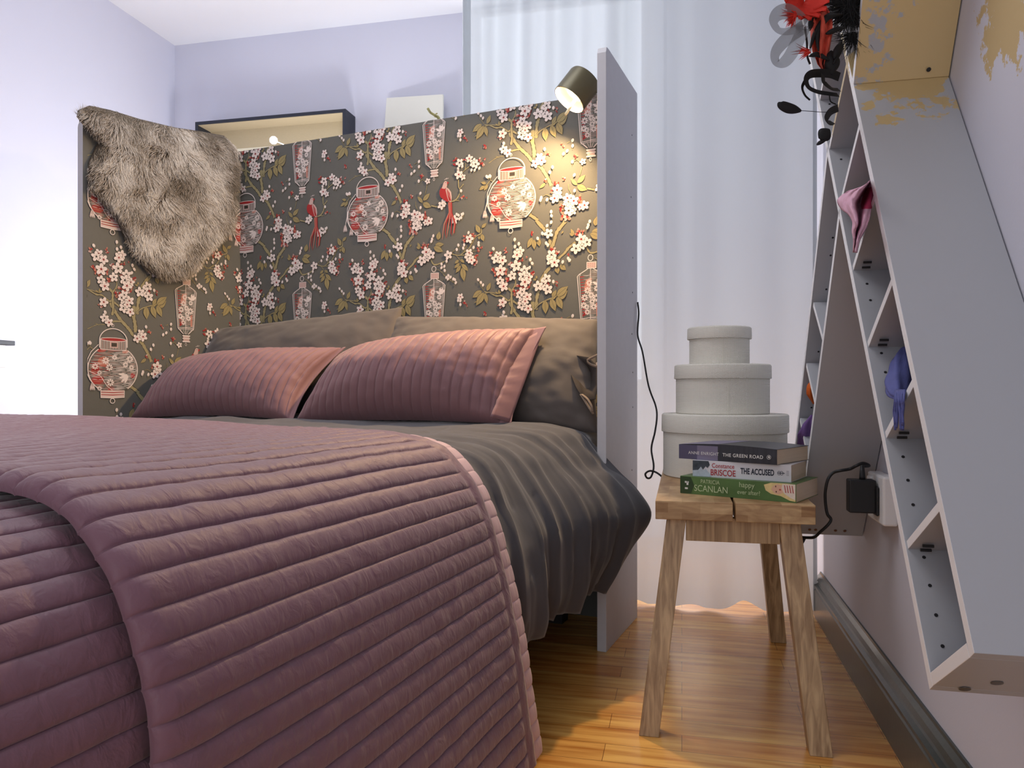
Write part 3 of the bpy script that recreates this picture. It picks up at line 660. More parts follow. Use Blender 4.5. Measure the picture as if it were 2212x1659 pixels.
# small shelf at the left edge
m_blk = mat('black_painted_board', srgb(34, 34, 40), .45)
ds = thing('wall_shelf', W(2.6, -2.55, .84), 'small black-topped wall shelf cut off at the left edge, on the pale wall', 'shelf')
p1 = P(33, 740, 2.98)
b = MB(); s1_ = p1.x*AA.x+p1.y*AA.y; w1_ = p1.x*NA.x+p1.y*NA.y
b.wbox(s1_-.9, s1_, WL, w1_, p1.z-.012, p1.z+.006); b.build('shelf_board', m_blk, ds, bevel=.002)
b = MB(); p2 = P(14, 745, 2.95); s2 = p2.x*AA.x+p2.y*AA.y; b.wbox(s2-.03, s2, WL, WL+(w1_-WL)*.8, p1.z-.10, p1.z-.012); b.build('bracket', m_white, ds, bevel=.002)
# ---------------------------------------------------------------- bed base and mattress
m_under = mat('dark_bed_base_fabric', srgb(46, 42, 42), .9)
m_cream = mat('cream_mattress_ticking', srgb(214, 196, 152), .8)
bed = thing('divan_bed', L(.66, 1.0, 0), 'low dark bed base standing inside the papered screen under the duvet', 'bed')
b = MB(); b.lbox(.03, 1.30, .02, 2.02, .17, .34); b.build('base', m_under, bed, bevel=.01)
for u_, v_ in ((.10, .08), (1.24, .08), (.10, 1.95), (1.24, 1.95)):
    b = MB(); b.lbox(u_-.025, u_+.025, v_-.025, v_+.025, 0, .17); b.build('leg', m_dark, bed)
b = MB(); b.lbox(.055, 1.30, .012, 2.03, .34, .515); b.lbox(-.045, .055, .012, .26, .40, .530)
mt = b.build('mattress', m_cream, bevel=.012); tag(mt, 'cream mattress peeping out beside the white board under the duvet', 'mattress')

def resample(pts, n):
    P3 = catmull([Vector((p[0], p[1], 0)) for p in pts], 10)
    acc = [0]
    for i in range(1, len(P3)): acc.append(acc[-1]+(P3[i]-P3[i-1]).length)
    tot = acc[-1]; out = []; k = 0
    for i in range(n):
        t = tot*i/(n-1)
        while k < len(acc)-2 and acc[k+1] < t: k += 1
        f = (t-acc[k])/max(1e-9, acc[k+1]-acc[k]); out.append(P3[k].lerp(P3[k+1], min(1, max(0, f))))
    return out, tot
QA = [(1.50, .40), (1.47, .52), (1.42, .578), (1.3, .597), (1.0, .597), (.768, .595), (.4, .588), (.121, .5785), (.0275, .564), (-.008, .545), (-.052, .497), (-.0845, .432), (-.111, .338), (-.122, .291), (-.141, .186), (-.165, .03)]
QB = [(1.50, .40), (1.46, .52), (1.41, .57), (1.3, .587), (1.0, .588), (.768, .587), (.4, .585), (.15, .583), (.05, .579), (-.016, .563), (-.06, .53), (-.09, .493), (-.12, .42), (-.13, .365), (-.155, .2), (-.18, .03)]
NM = 73; PH = [0, .035, .10, .22, .40, .60, .78, .90, .965]; NS = NM*len(PH)+1
def resample_at(pts, fr):
    P3 = catmull([Vector((p[0], p[1], 0)) for p in pts], 10); acc = [0]
    for i in range(1, len(P3)): acc.append(acc[-1]+(P3[i]-P3[i-1]).length)
    tot = acc[-1]; out = []; k = 0
    for f_ in fr:
        t = tot*f_
        while k < len(acc)-2 and acc[k+1] < t: k += 1
        f = (t-acc[k])/max(1e-9, acc[k+1]-acc[k]); out.append(P3[k].lerp(P3[k+1], min(1, max(0, f))))
    return out, tot
FR = [(m+p)/NM for m in range(NM) for p in PH]+[1.0]
A_, totA = resample_at(QA, FR); B_, totB = resample_at(QB, FR)
def prof_pt(i, v, off):
    t = (v-.95)/.74; t = max(-.3, min(1.4, t))
    p = A_[i].lerp(B_[i], t) if 0 <= t <= 1 else A_[i]+(B_[i]-A_[i])*t
    a, c = A_[max(0, i-6)].lerp(B_[max(0, i-6)], t), A_[min(NS-1, i+6)].lerp(B_[min(NS-1, i+6)], t)
    tg = (c-a).normalized(); n = Vector((-tg.y, tg.x, 0))
    if n.y < 0 and abs(n.y) > abs(n.x): n = -n
    if n.y <= abs(n.x) and n.x > 0 and p.x < .5: n = -n
    q = p+n*off
    return L(q.x, v, q.y)
PER = .0285
def chan(i, v, amp):
    x = PH[i % len(PH)]
    return amp*(math.sin(math.pi*x)**.45-.40*max(0, 1-min(x, 1-x)/.06))
m_quilt = bpy.data.materials.new('mauve_quilted_satin'); m_quilt.use_nodes = True
def fabric(m, col, rough, wrinkle=(6, 90), strength=.5, sheen=.3, tint=None):
    nt = m.node_tree; bs = nt.nodes['Principled BSDF']; bs.inputs['Base Color'].default_value = col
    bs.inputs['Roughness'].default_value = rough; bs.inputs['Sheen Weight'].default_value = sheen; bs.inputs['Specular IOR Level'].default_value = .35
    if tint: bs.inputs['Sheen Tint'].default_value = tint
    uv = nt.nodes.new('ShaderNodeUVMap'); mp = nt.nodes.new('ShaderNodeMapping'); mp.inputs['Scale'].default_value = (wrinkle[0], wrinkle[1], 1)
    nt.links.new(uv.outputs[0], mp.inputs['Vector'])
    n = nt.nodes.new('ShaderNodeTexNoise'); n.inputs['Scale'].default_value = 1; n.inputs['Detail'].default_value = 3; n.inputs['Distortion'].default_value = .6
    nt.links.new(mp.outputs[0], n.inputs['Vector'])
    bp = nt.nodes.new('ShaderNodeBump'); bp.inputs['Strength'].default_value = strength; bp.inputs['Distance'].default_value = .006
    nt.links.new(n.outputs['Fac'], bp.inputs['Height'])
    ge = nt.nodes.new('ShaderNodeTexCoord'); n2 = nt.nodes.new('ShaderNodeTexNoise'); n2.inputs['Scale'].default_value = 900; nt.links.new(ge.outputs['Object'], n2.inputs['Vector'])
    bp2 = nt.nodes.new('ShaderNodeBump'); bp2.inputs['Strength'].default_value = .12; bp2.inputs['Distance'].default_value = .001
    nt.links.new(n2.outputs['Fac'], bp2.inputs['Height']); nt.links.new(bp.outputs[0], bp2.inputs['Normal']); nt.links.new(bp2.outputs[0], bs.inputs['Normal'])
    return m
MAUVE = srgb(122, 87, 101)
fabric(m_quilt, MAUVE, .55, (38, 60), .5, .3)
m_quilt2 = fabric(bpy.data.materials.new('pink_mauve_quilt_reverse') , srgb(190, 152, 160), .55, (14, 60), .3, .3) if False else None
m_quilt2 = bpy.data.materials.new('pink_mauve_quilt_reverse'); m_quilt2.use_nodes = True; fabric(m_quilt2, srgb(206, 172, 178), .55, (14, 60), .3, .3)
m_shammat = bpy.data.materials.new('mauve_sham_satin'); m_shammat.use_nodes = True; fabric(m_shammat, srgb(138, 102, 106), .55, (60, 10), .3, .25)
m_duvet = bpy.data.materials.new('charcoal_linen_duvet'); m_duvet.use_nodes = True; fabric(m_duvet, srgb(70, 70, 76), .8, (7, 9), .45, .25)
m_pill = bpy.data.materials.new('brown_grey_linen_pillowcase'); m_pill.use_nodes = True; fabric(m_pill, srgb(84, 77, 74), .75, (7, 7), .45, .25)

def sheet(name, vs, off, amp, mats, parent, stepi=1, edgeflat=.0, closeend=False, wob=.0):
    idx = list(range(0, NS, stepi)); verts, uv, faces = [], [], []
    for r, (v, o_, a_) in enumerate(vs):
        for i in idx:
            big = .004*noise.noise(Vector((v*3.2, i*.012, 0)))+.0018*noise.noise(Vector((v*32, i*.11, 4)))*(1 if i > NS*.55 else .5)
            dv = wob*noise.noise(Vector((i*.02, 1.7, r*.0)))
            verts.append(prof_pt(i, v+dv, off+o_+chan(i, v, amp*a_)+big)); uv.append((totA*(1-FR[i]), v))
    n = len(idx)
    for r in range(len(vs)-1):
        for i in range(n-1): faces.append((r*n+i, r*n+i+1, (r+1)*n+i+1, (r+1)*n+i))
    return link(name, verts, faces, mats, parent, True, uv=uv)
qt = thing('quilt', L(.4, 1.5, .05), 'dusty mauve channel-quilted coverlet folded across the foot of the bed', 'quilt')
rows = [(.944, -.010, 0), (.944, -.003, 0), (.948, .001, 0), (.955, .002, 0), (.968, .0015, .0), (.974, .0, .0), (.980, -.001, .55)]
v = .99
while v < 1.665: rows.append((v, 0, 1)); v += .011
rows += [(1.672, -.001, 1), (1.680, -.003, .9), (1.687, -.007, .8), (1.691, -.012, .6), (1.689, -.018, .3)]
sheet('top_layer', rows, .011, .0046, [m_quilt], qt, 1, wob=.006)
rows = [(.900, -.016, 0), (.900, -.006, .5), (.904, .001, 1)]+[(.908+.02*i, .002, 1) for i in range(3)]+[(.98, -.006, .3), (1.0, -.010, 0)]
o = sheet('under_layer', rows, .004, .0014, [m_quilt2], qt, 1, wob=.007); o['label'] = 'paler pink reverse of the quilt showing along its edge'
rows = [(1.56+.012*i, 0, 1) for i in range(62)]
o = sheet('lower_layer', rows, -.020, .0042, [m_quilt], qt, 1); o['label'] = 'lower quilt layer beyond the fold'

# ---------------------------------------------------------------- duvet
DA = [(1.44, .40), (1.42, .50), (1.39, .565), (1.3, .588), (1.0, .592), (.7, .59), (.4, .586), (.15, .583), (.02, .575), (-.040, .560), (-.075, .52), (-.112, .475), (-.150, .455), (-.190, .42), (-.222, .365), (-.205, .312), (-.165, .252), (-.124, .182)]
DI = [(1.44, .40), (1.42, .50), (1.39, .565), (1.3, .588), (1.0, .592), (.7, .59), (.4, .586), (.15, .583), (.03, .574), (-.025, .562), (-.050, .55), (-.062, .53), (-.066, .50), (-.067, .47), (-.067, .44), (-.067, .41), (-.067, .38), (-.060, .34)]
DB = [(1.48, .36), (1.46, .49), (1.41, .553), (1.3, .570), (1.0, .574), (.7, .570), (.4, .564), (.15, .557), (.07, .546), (.012, .527), (-.030, .483), (-.060, .43), (-.086, .37), (-.098, .32), (-.105, .28), (-.105, .245), (-.100, .21), (-.088, .178)]
ND = 260
dA, tA = resample(DA, ND); dB, tB = resample(DB, ND); dI, tI = resample(DI, ND)
vr = [.03+.02*i for i in range(13)]+[.284, .290, .297, .305]+[.315+.0085*i for i in range(95)]
verts, uvs, faces = [], [], []
rnd = random.Random(5)
folds = [(.352, .011, .013, .1), (.395, .009, .012, .25), (.435, .012, .016, .0), (.482, .008, .010, .3), (.53, .013, .018, .1), (.585, .008, .012, .35), (.632, .012, .016, .05), (.69, .009, .013, .25), (.735, .013, .018, .0), (.80, .010, .014, .2), (.85, .012, .017, .05), (.915, .008, .014, .2), (.97, .01, .015, 0)]
for v in vr:
    for i in range(ND):
        f = i/(ND-1)
        if v < .284: p = dI[i].copy(); q0, q1 = dI[max(0, i-2)], dI[min(ND-1, i+2)]
        else:
            t = max(0, min(1, (v-.30)/.60)); t = 1-(1-t)**2.3
            p = dA[i].lerp(dB[i], t); q0, q1 = dA[max(0, i-2)].lerp(dB[max(0, i-2)], t), dA[min(ND-1, i+2)].lerp(dB[min(ND-1, i+2)], t)
        tg = (q1-q0).normalized(); n = Vector((tg.y, -tg.x, 0))
        if f < .5: n = Vector((0, 1, 0))
        elif n.x > 0 and n.y < .3: n = -n
        if f > .5 and n.y < -.2 and n.x > 0: n = -n
        dr = max(0, min(1, (f-.66)/.14))
        off = 0; dv = 0
        if v >= .284 and f > .5:
            for fv, am, wd, st in folds:
                vv = v-fv-.05*(f-.8)*math.sin(fv*40)-.015*math.sin(f*9+fv*30)
                g = max(0, min(1, (f-.62-st*.18)/.12))
                e = abs(vv)/wd
                if e < 3: off += am*g*(math.exp(-e*1.6)-.28)
            hemk = max(0, (f-.9)/.1)
            off += hemk*(-.012*math.sin(v*31)-.006*math.sin(v*67))
        off += .006*noise.noise(Vector((v*7, f*16, 1)))+.003*noise.noise(Vector((v*22, f*30, 2)))*(.4+dr)
        if f < .66 and v > .3: off += .007*noise.noise(Vector((v*13, f*7, 7)))+.004*math.sin(v*40+f*6)*max(0, noise.noise(Vector((v*4, f*9, 3))))
        if v < .284: off *= .3
        uvs.append((f*2, v*1))
        q = p+n*off
        verts.append(L(q.x, v+(.012*math.sin(f*22) if v > .32 and f > .6 else 0)*min(1, max(0, (v-.32)/.1)), q.y))
for r in range(len(vr)-1):
    for i in range(ND-1): faces.append((r*ND+i, r*ND+i+1, (r+1)*ND+i+1, (r+1)*ND+i))
# hem turned under
base = len(verts)
for r, v in enumerate(vr):
    e = verts[r*ND+ND-1]; verts.append(e+(L(.030, 0, 0)-L(0, 0, 0))+Vector((0, 0, .012))); uvs.append((2.05, v))
    verts.append(e+(L(.05, 0, 0)-L(0, 0, 0))+Vector((0, 0, .09))); uvs.append((2.1, v))
for r in range(len(vr)-1):
    faces.append((r*ND+ND-1, base+2*r, base+2*r+2, (r+1)*ND+ND-1)); faces.append((base+2*r, base+2*r+1, base+2*r+3, base+2*r+2))
dv_o = link('duvet', verts, faces, [m_duvet], None, True, uv=uvs)
tag(dv_o, 'charcoal grey linen duvet hanging over the side of the bed with a pointed corner', 'duvet')

# ---------------------------------------------------------------- pillows
def pillow(name, label, cat, BL, BR, TL, TR, th, mats, ridges=0, group=None, seam_in=.03, seed=0, amp=.004, wr=.006, fl=(0, 0), pinch=.08, parts=True, back=.62):
    NA_, NB = (300 if ridges else 90), 60
    BL, BR, TL, TR = map(Vector, (BL, BR, TL, TR))
    nrm = (BR-BL).cross(TL-BL).normalized()
    if nrm.dot(Vector((0, CAMZ*0, 0))-Vector((0, 1, 0))) < 0 and nrm.y > 0: nrm = -nrm
    up = ((TL-BL)+(TR-BR)).normalized()
    verts, uv, faces = [], [], []
    for side in (1, -1):
        for jb in range(NB+1):
            b_ = jb/NB
            for ia in range(NA_+1):
                a = ia/NA_
                # pinch edges inward between corners
                aa = a+(.5-a)*2*pinch*.5*math.sin(math.pi*b_)**1.0*abs(2*a-1)**3
                bb = b_+(.5-b_)*2*pinch*.6*math.sin(math.pi*a)*abs(2*b_-1)**3
                p = (BL*(1-aa)+BR*aa)*(1-bb)+(TL*(1-aa)+TR*aa)*bb
                a2 = min(1, max(0, (a-fl[0])/(1-fl[0]-fl[1])))
                prof = (max(0, math.sin(math.pi*a2))**.42)*(max(0, math.sin(math.pi*b_))**.5)
                h = th*prof*(1.0 if side > 0 else back)
                if ridges:
                    x = (a*ridges) % 1; h += amp*(math.sin(math.pi*x)**.4-.7-.5*max(0, 1-min(x, 1-x)/.09))*min(1, prof*2.5)
                h += wr*noise.noise(Vector((a*7+seed, b_*5, side)))*prof+wr*.6*noise.noise(Vector((a*19+seed, b_*13, side)))*(1-.6*prof)*min(1, prof*4)
                edge_ = (1-min(1, prof*1.6))
                h += 0
                verts.append(p+nrm*(h*side+(.0015*side))); uv.append((a*.65, b_*.45))
    n = NA_+1; half = (NA_+1)*(NB+1)
    for s in (0, 1):
        for j in range(NB):
            for i in range(NA_):
                f = (s*half+j*n+i, s*half+j*n+i+1, s*half+(j+1)*n+i+1, s*half+(j+1)*n+i); faces.append(f if s == 0 else f[::-1])
    ring = [i for i in range(n)]+[j*n+NA_ for j in range(1, NB+1)]+[NB*n+i for i in range(NA_-1, -1, -1)]+[j*n for j in range(NB-1, 0, -1)]
    for k in range(len(ring)):
        a, b_ = ring[k], ring[(k+1) % len(ring)]; faces.append((a, half+a, half+b_, b_))
    root = thing(name, (BL+BR)/2, label, cat, group)
    o = link('cushion_body', verts, faces, mats, root, True, uv=uv)
    return root, nrm
def K(px, py, v, dz=0):   # pixel at depth plane v of the bed frame
    k = (px-CX)/F; p0 = O2+EV*v; u = (p0.x-k*p0.y)/(-EU.x+k*EU.y); Y = (p0+EU*u).y
    return P(px, py, Y)+Vector((0, 0, dz))
# charcoal pillows at the back
lp, _ = pillow('pillow', 'dark brown-grey linen pillow leaning on the headboard, behind the left mauve cushion', 'pillow',
    K(395, 895, .24), K(872, 900, .24), K(462, 712, .075), K(868, 664, .075), .075, [m_pill], seed=1, wr=.009, pinch=.04)
rp_, _ = pillow('pillow', 'dark brown-grey linen pillow with open tied end touching the white board', 'pillow',
    K(815, 905, .24), K(1290, 935, .25), K(850, 684, .085), K(1293, 690, .09), .085, [m_pill], seed=4, wr=.010, pinch=.02)
# open end of the right pillow: a dark flared mouth with ties
m_in = mat('dark_linen_inside', srgb(52, 46, 44), .9)
b = MB(); rows = []
mouth = [(1222, 772, .17), (1246, 768, .20), (1272, 772, .22), (1289, 790, .24), (1291, 830, .25), (1286, 862, .27), (1262, 866, .29), (1244, 836, .27), (1232, 806, .22)]
cen = K(1266, 815, .16)
outer = [K(*m) for m in mouth]; outer.append(outer[0])
rows.append(outer); rows.append([p.lerp(cen, .35)+(cen-p).normalized()*.004 for p in outer]); rows.append([p.lerp(cen, .75) for p in outer]); rows.append([cen]*len(outer))
b.grid(rows); mouth_ = b.build('pillowcase_mouth', m_in, rp_, smooth=True, solid=.002)
m_tie = mat('linen_tie', srgb(128, 112, 98), .8)
for pts in ([(1252, 852, .29), (1262, 868, .30), (1272, 884, .31), (1279, 895, .31)], [(1254, 852, .29), (1266, 862, .305), (1275, 878, .312), (1277, 890, .312)]):
    q = catmull([K(*p) for p in pts], 5); b = MB(); b.grid([[p, p+Vector((.006, 0, .001))] for p in q]); b.build('tie', m_tie, mouth_, smooth=True, solid=.0012)
b = MB(); q = catmull([K(1290, 770, .27), K(1272, 779, .27), K(1268, 783, .272), K(1276, 790, .272), K(1290, 795, .272)], 5); b.grid([[p, p+Vector((0, 0, .007))] for p in q]); b.build('tie', m_tie, mouth_, smooth=True, solid=.0012)
# mauve shams in front
ls, nl = pillow('cushion', 'left mauve channel-quilted cushion lying against the papered left wing', 'cushion',
    K(283, 903, .42), K(632, 908, .38), K(385, 783, .26), K(747, 750, .20), .105, [m_shammat], ridges=25, seed=2, amp=.0062, wr=.005, pinch=.10, fl=(0, .02), back=.25)
rs, nr = pillow('cushion', 'right mauve channel-quilted cushion with a pointed upper corner near the white board', 'cushion',
    K(640, 910, .37), K(1104, 916, .34), K(742, 762, .22), K(1180, 706, .20), .125, [m_shammat], ridges=24, seed=9, amp=.0062, wr=.006, pinch=.05, fl=(0, .05), back=.25)
# flat hemmed flap on the right cushion
b = MB(); rows = []
for j in range(25):
    t = j/24; a = K(1176, 712, .195).lerp(K(1102, 914, .335), t); e = K(1128, 742, .225).lerp(K(1062, 905, .375), t)
    rows.append([a.lerp(e, s)+nr*(.003+.0022*math.sin(t*46+s*3)*s*(1 if .3 < t < .85 else .3)+.007*s) for s in (0, .15, .3, .5, .7, .85, 1)])
b.grid(rows); fl_ = b.build('hem_flap', [m_shammat], rs, smooth=True, solid=.003)

# ---------------------------------------------------------------- sheepskin over the left wing
def LPpix(px, py, off=0):
    k = (px-CX)/F; q = C0+NL*off; l = (q.x-k*q.y)/(k*DL.y-DL.x); p = q+DL*l
    return l, CAMZ-(py-HY)/F*p.y
outl = [(176, 236), (200, 226), (245, 236), (310, 256), (385, 274), (440, 282), (490, 292), (514, 318), (512, 400), (510, 460), (500, 500), (470, 522), (448, 552), (428, 580), (400, 600), (355, 602), (318, 582), (292, 548), (274, 510), (256, 470), (222, 432), (196, 402), (198, 345), (218, 305), (188, 270), (172, 250)]
lz = [LPpix(x, y, .02) for x, y in outl]
def inside(x, z):
    c = False
    for i in range(len(lz)):
        (x1, z1), (x2, z2) = lz[i-1], lz[i]
        if (z1 > z) != (z2 > z) and x < (x2-x1)*(z-z1)/(z2-z1)+x1: c = not c
    return c
def edist(x, z):
    best = 9
    for i in range(len(lz)):
        a, b_ = Vector(lz[i-1]), Vector(lz[i]); p = Vector((x, z)); t = max(0, min(1, (p-a).dot(b_-a)/(b_-a).length_squared)); best = min(best, (p-(a+(b_-a)*t)).length)
    return best
m_hide = mat('brown_fleece_hide', srgb(84, 74, 64), .9, noise_amt=.2, scale=60)
m_fur = [mat('fleece_root_brown', srgb(112, 102, 88), .75), mat('fleece_mid_taupe', srgb(176, 164, 150), .7), mat('fleece_tip_silver', srgb(230, 224, 216), .65)]
skin = thing('sheepskin', LPt(.3, .95, .03), 'long-haired grey-brown sheepskin draped over the top of the left wing', 'sheepskin')
b = MB(); cl = sum(p[0] for p in lz)/len(lz); cz_ = sum(p[1] for p in lz)/len(lz)
rws = []
for s, o_ in ((1.0, .004), (.94, .018), (.8, .024), (.5, .028), (.2, .03), (0, .03)):
    rws.append([LPt(cl+(p[0]-cl)*s, cz_+(p[1]-cz_)*s, o_+.004*noise.noise(Vector((p[0]*9, p[1]*9, s)))) for p in lz+[lz[0]]])
b.grid(rws)
# strip over the top edge of the board
tops = [(l, z) for l, z in lz if z > ztop(l)-.06]
b2_rows = [[LPt(l_, ztop(l_)+.004, .012) for l_ in (.06, .2, .34, .48, .565)], [LPt(l_, ztop(l_)+.010, -.012) for l_ in (.06, .2, .34, .48, .565)], [LPt(l_, ztop(l_)-.002, -.036) for l_ in (.06, .2, .34, .48, .565)], [LPt(l_, ztop(l_)-.16, -.038) for l_ in (.06, .2, .34, .48, .565)]]
b.grid(b2_rows); b.build('hide', m_hide, skin, smooth=True, solid=.002)
rf = random.Random(11); FV, FF, FM = [], [], []
def strand(root, nor, dirn, ln, wd, tint):
    view = (Vector((0, 0, CAMZ))-root).normalized(); side = dirn.cross(nor+view*.6).normalized()*wd
    base = len(FV); bend = Vector((rf.uniform(-1, 1), rf.uniform(-1, 1), rf.uniform(-1, 1)))*.25
    d = (nor*.75+dirn*.8).normalized()
    p = root; segs = 4
    for i in range(segs+1):
        w = 1-i/segs*.85; FV.append(p-side*w); FV.append(p+side*w)
        d = (d+dirn*.45+bend*.5).normalized(); p = p+d*ln/segs
    for i in range(segs):
        FF.append((base+2*i, base+2*i+1, base+2*i+3, base+2*i+2)); t = i/segs+tint
        FM.append(0 if t < .30 else (1 if t < .78 else 2))
l0, l1 = min(p[0] for p in lz), max(p[0] for p in lz); z0_, z1_ = min(p[1] for p in lz), max(p[1] for p in lz)
cnt = 0
while cnt < 30000:
    l_, z_ = rf.uniform(l0, l1), rf.uniform(z0_, z1_)
    if not inside(l_, z_): continue
    cnt += 1
    e = edist(l_, z_); off = .026*min(1, e/.03)**.6+.004
    root = LPt(l_, z_, off)
    cs = Vector((l_*24, z_*24, .3)); nx = noise.noise(cs); nz_ = noise.noise(cs+Vector((7, 3, 9)))
    out_l = (l_-cl)*1.6; out_z = (z_-cz_)*.6
    dn = (DL*(out_l+nx*1.1+rf.uniform(-.25, .25))+Vector((0, 0, -.75+out_z+nz_*1.0+rf.uniform(-.25, .25)))+NL*rf.uniform(0, .25)).normalized()
    edgein = min(1, .55+e/.05)
    tint = .8*noise.noise(Vector((l_*10, z_*10, 5)))+rf.uniform(-.25, .3)+.05
    strand(root, NL, dn, rf.uniform(.026, .042)*edgein, rf.uniform(.0004, .0008), tint)
for _ in range(4200):   # over the top edge and the far side
    l_ = rf.uniform(.05, .58); k = rf.uniform(-1.2, 1.0)
    off = .02*k-.01; root = LPt(l_, ztop(l_)+.004+.004*(1-abs(k)), off)
    dn = (NL*(k*.8)+Vector((0, 0, .35+rf.uniform(-.4, .4)))+DL*rf.uniform(-.7, .7)).normalized()
    strand(root, Vector((0, 0, 1)), dn, rf.uniform(.016, .03), rf.uniform(.00035, .0007), rf.uniform(-.2, .35))
link('fur', FV, FF, m_fur, skin, False, FM)
# ---------------------------------------------------------------- bench
m_ac = bpy.data.materials.new('acacia_wood'); m_ac.use_nodes = True
def wood(m, ca, cb, cc, brk=True, axis=(1, 1, 1), grain=(30, 3, 30)):
    nt = m.node_tree; bs = nt.nodes['Principled BSDF']; ge = nt.nodes.new('ShaderNodeNewGeometry'); mp = nt.nodes.new('ShaderNodeMapping')
    mp.inputs['Rotation'].default_value = (0, 0, math.radians(12.7)); nt.links.new(ge.outputs['Position'], mp.inputs['Vector'])
    mp2 = nt.nodes.new('ShaderNodeMapping'); mp2.inputs['Scale'].default_value = grain; nt.links.new(mp.outputs[0], mp2.inputs['Vector'])
    n = nt.nodes.new('ShaderNodeTexNoise'); n.inputs['Scale'].default_value = 1; n.inputs['Detail'].default_value = 6; n.inputs['Distortion'].default_value = .8; nt.links.new(mp2.outputs[0], n.inputs['Vector'])
    r = nt.nodes.new('ShaderNodeValToRGB'); r.color_ramp.elements[0].position = .3; r.color_ramp.elements[0].color = ca; r.color_ramp.elements[1].position = .7; r.color_ramp.elements[1].color = cb
    nt.links.new(n.outputs['Fac'], r.inputs['Fac']); col = r.outputs['Color']
    if brk:
        sep = nt.nodes.new('ShaderNodeSeparateXYZ'); nt.links.new(mp.outputs[0], sep.inputs[0])
        cmb = nt.nodes.new('ShaderNodeCombineXYZ'); nt.links.new(sep.outputs['X'], cmb.inputs['X'])
        ad = nt.nodes.new('ShaderNodeMath'); ad.operation = 'MULTIPLY_ADD'; ad.inputs[1].default_value = 1.0; nt.links.new(sep.outputs['Z'], ad.inputs[0])
        sy = nt.nodes.new('ShaderNodeMath'); sy.operation = 'MULTIPLY'; sy.inputs[1].default_value = .31; nt.links.new(sep.outputs['Y'], sy.inputs[0]); nt.links.new(sy.outputs[0], ad.inputs[2])
        nt.links.new(ad.outputs[0], cmb.inputs['Y'])
        bk = nt.nodes.new('ShaderNodeTexBrick'); bk.inputs['Scale'].default_value = 1; bk.inputs['Mortar Size'].default_value = 0; bk.inputs['Brick Width'].default_value = .062; bk.inputs['Row Height'].default_value = .0195; bk.offset = .43
        bk.inputs['Color1'].default_value = (1, 1, 1, 1); bk.inputs['Color2'].default_value = cc; bk.inputs['Bias'].default_value = -.1
        nt.links.new(cmb.outputs[0], bk.inputs['Vector'])
        mx = nt.nodes.new('ShaderNodeMix'); mx.data_type = 'RGBA'; mx.blend_type = 'MULTIPLY'; mx.inputs['Factor'].default_value = 1
        nt.links.new(col, mx.inputs['A']); nt.links.new(bk.outputs['Color'], mx.inputs['B']); col = mx.outputs['Result']
    nt.links.new(col, bs.inputs['Base Color']); bs.inputs['Roughness'].default_value = .5; return m
wood(m_ac, srgb(160, 124, 86), srgb(214, 184, 138), srgb(196, 176, 156), True, grain=(18, 9, 60))
m_acl = bpy.data.materials.new('acacia_leg_wood'); m_acl.use_nodes = True; wood(m_acl, srgb(138, 108, 76), srgb(204, 174, 134), None, False, grain=(95, 60, 4))
m_acs = bpy.data.materials.new('pale_acacia_sapwood'); m_acs.use_nodes = True; wood(m_acs, srgb(186, 164, 132), srgb(206, 188, 156), None, False, grain=(60, 30, 6))
bn = thing('wooden_bench', W(1.8, .098, 0), 'small acacia wood bench with a split seat holding books and hat boxes', 'bench')
for a0, a1 in ((-.051, .0965), (.1015, .247)):
    b = MB(); b.wbox(1.516, 2.13, a0, a1, .413, .45); b.build('seat_plank', m_ac, bn, bevel=.0015)
def leg(tw, ts, fw, fs, hw_, hs, lite):
    b = MB()
    def quad(cw, cs, z): return [W(cs-hs, cw-hw_, z), W(cs-hs, cw+hw_, z), W(cs+hs, cw+hw_, z), W(cs+hs, cw-hw_, z)]
    b.hexa(quad(fw, fs, 0)+quad(tw, ts, .413)); b.m = [0, 0, 0, 1 if lite else 0, 0, 0]
    b.build('leg', [m_acl, m_acs], bn, bevel=.0015)
leg(-.010, 1.575, -.062, 1.495, .019, .021, True)
leg(.205, 1.575, .248, 1.482, .020, .021, False)
leg(-.010, 2.045, -.060, 2.120, .019, .021, False)
leg(.205, 2.045, .250, 2.120, .020, .021, False)
b = MB(); b.wbox(1.558, 1.580, .008, .188, .365, .413); b.build('apron', m_acl, bn, bevel=.001)
b = MB(); b.wbox(2.04, 2.062, .008, .188, .365, .413); b.build('apron', m_acl, bn, bevel=.001)
b = MB(); b.wbox(1.60, 2.03, -.018, .002, .372, .413); b.build('apron', m_acl, bn, bevel=.001)
b = MB(); b.wbox(1.60, 2.03, .194, .214, .372, .413); b.build('apron', m_acl, bn, bevel=.001)

# ---------------------------------------------------------------- hat boxes
m_hat = bpy.data.materials.new('oatmeal_linen_weave'); m_hat.use_nodes = True
nt = m_hat.node_tree; bs = nt.nodes['Principled BSDF']; bs.inputs['Base Color'].default_value = srgb(232, 229, 220); bs.inputs['Roughness'].default_value = .85
uvn = nt.nodes.new('ShaderNodeUVMap'); 
w1n = nt.nodes.new('ShaderNodeTexWave'); w1n.bands_direction = 'X'; w1n.inputs['Scale'].default_value = 110; w2n = nt.nodes.new('ShaderNodeTexWave'); w2n.bands_direction = 'Y'; w2n.inputs['Scale'].default_value = 110
w1n.inputs['Distortion'].default_value = .6; w2n.inputs['Distortion'].default_value = .6
nt.links.new(uvn.outputs[0], w1n.inputs['Vector']); nt.links.new(uvn.outputs[0], w2n.inputs['Vector'])
mu = nt.nodes.new('ShaderNodeMath'); mu.operation = 'MULTIPLY'; nt.links.new(w1n.outputs['Fac'], mu.inputs[0]); nt.links.new(w2n.outputs['Fac'], mu.inputs[1])
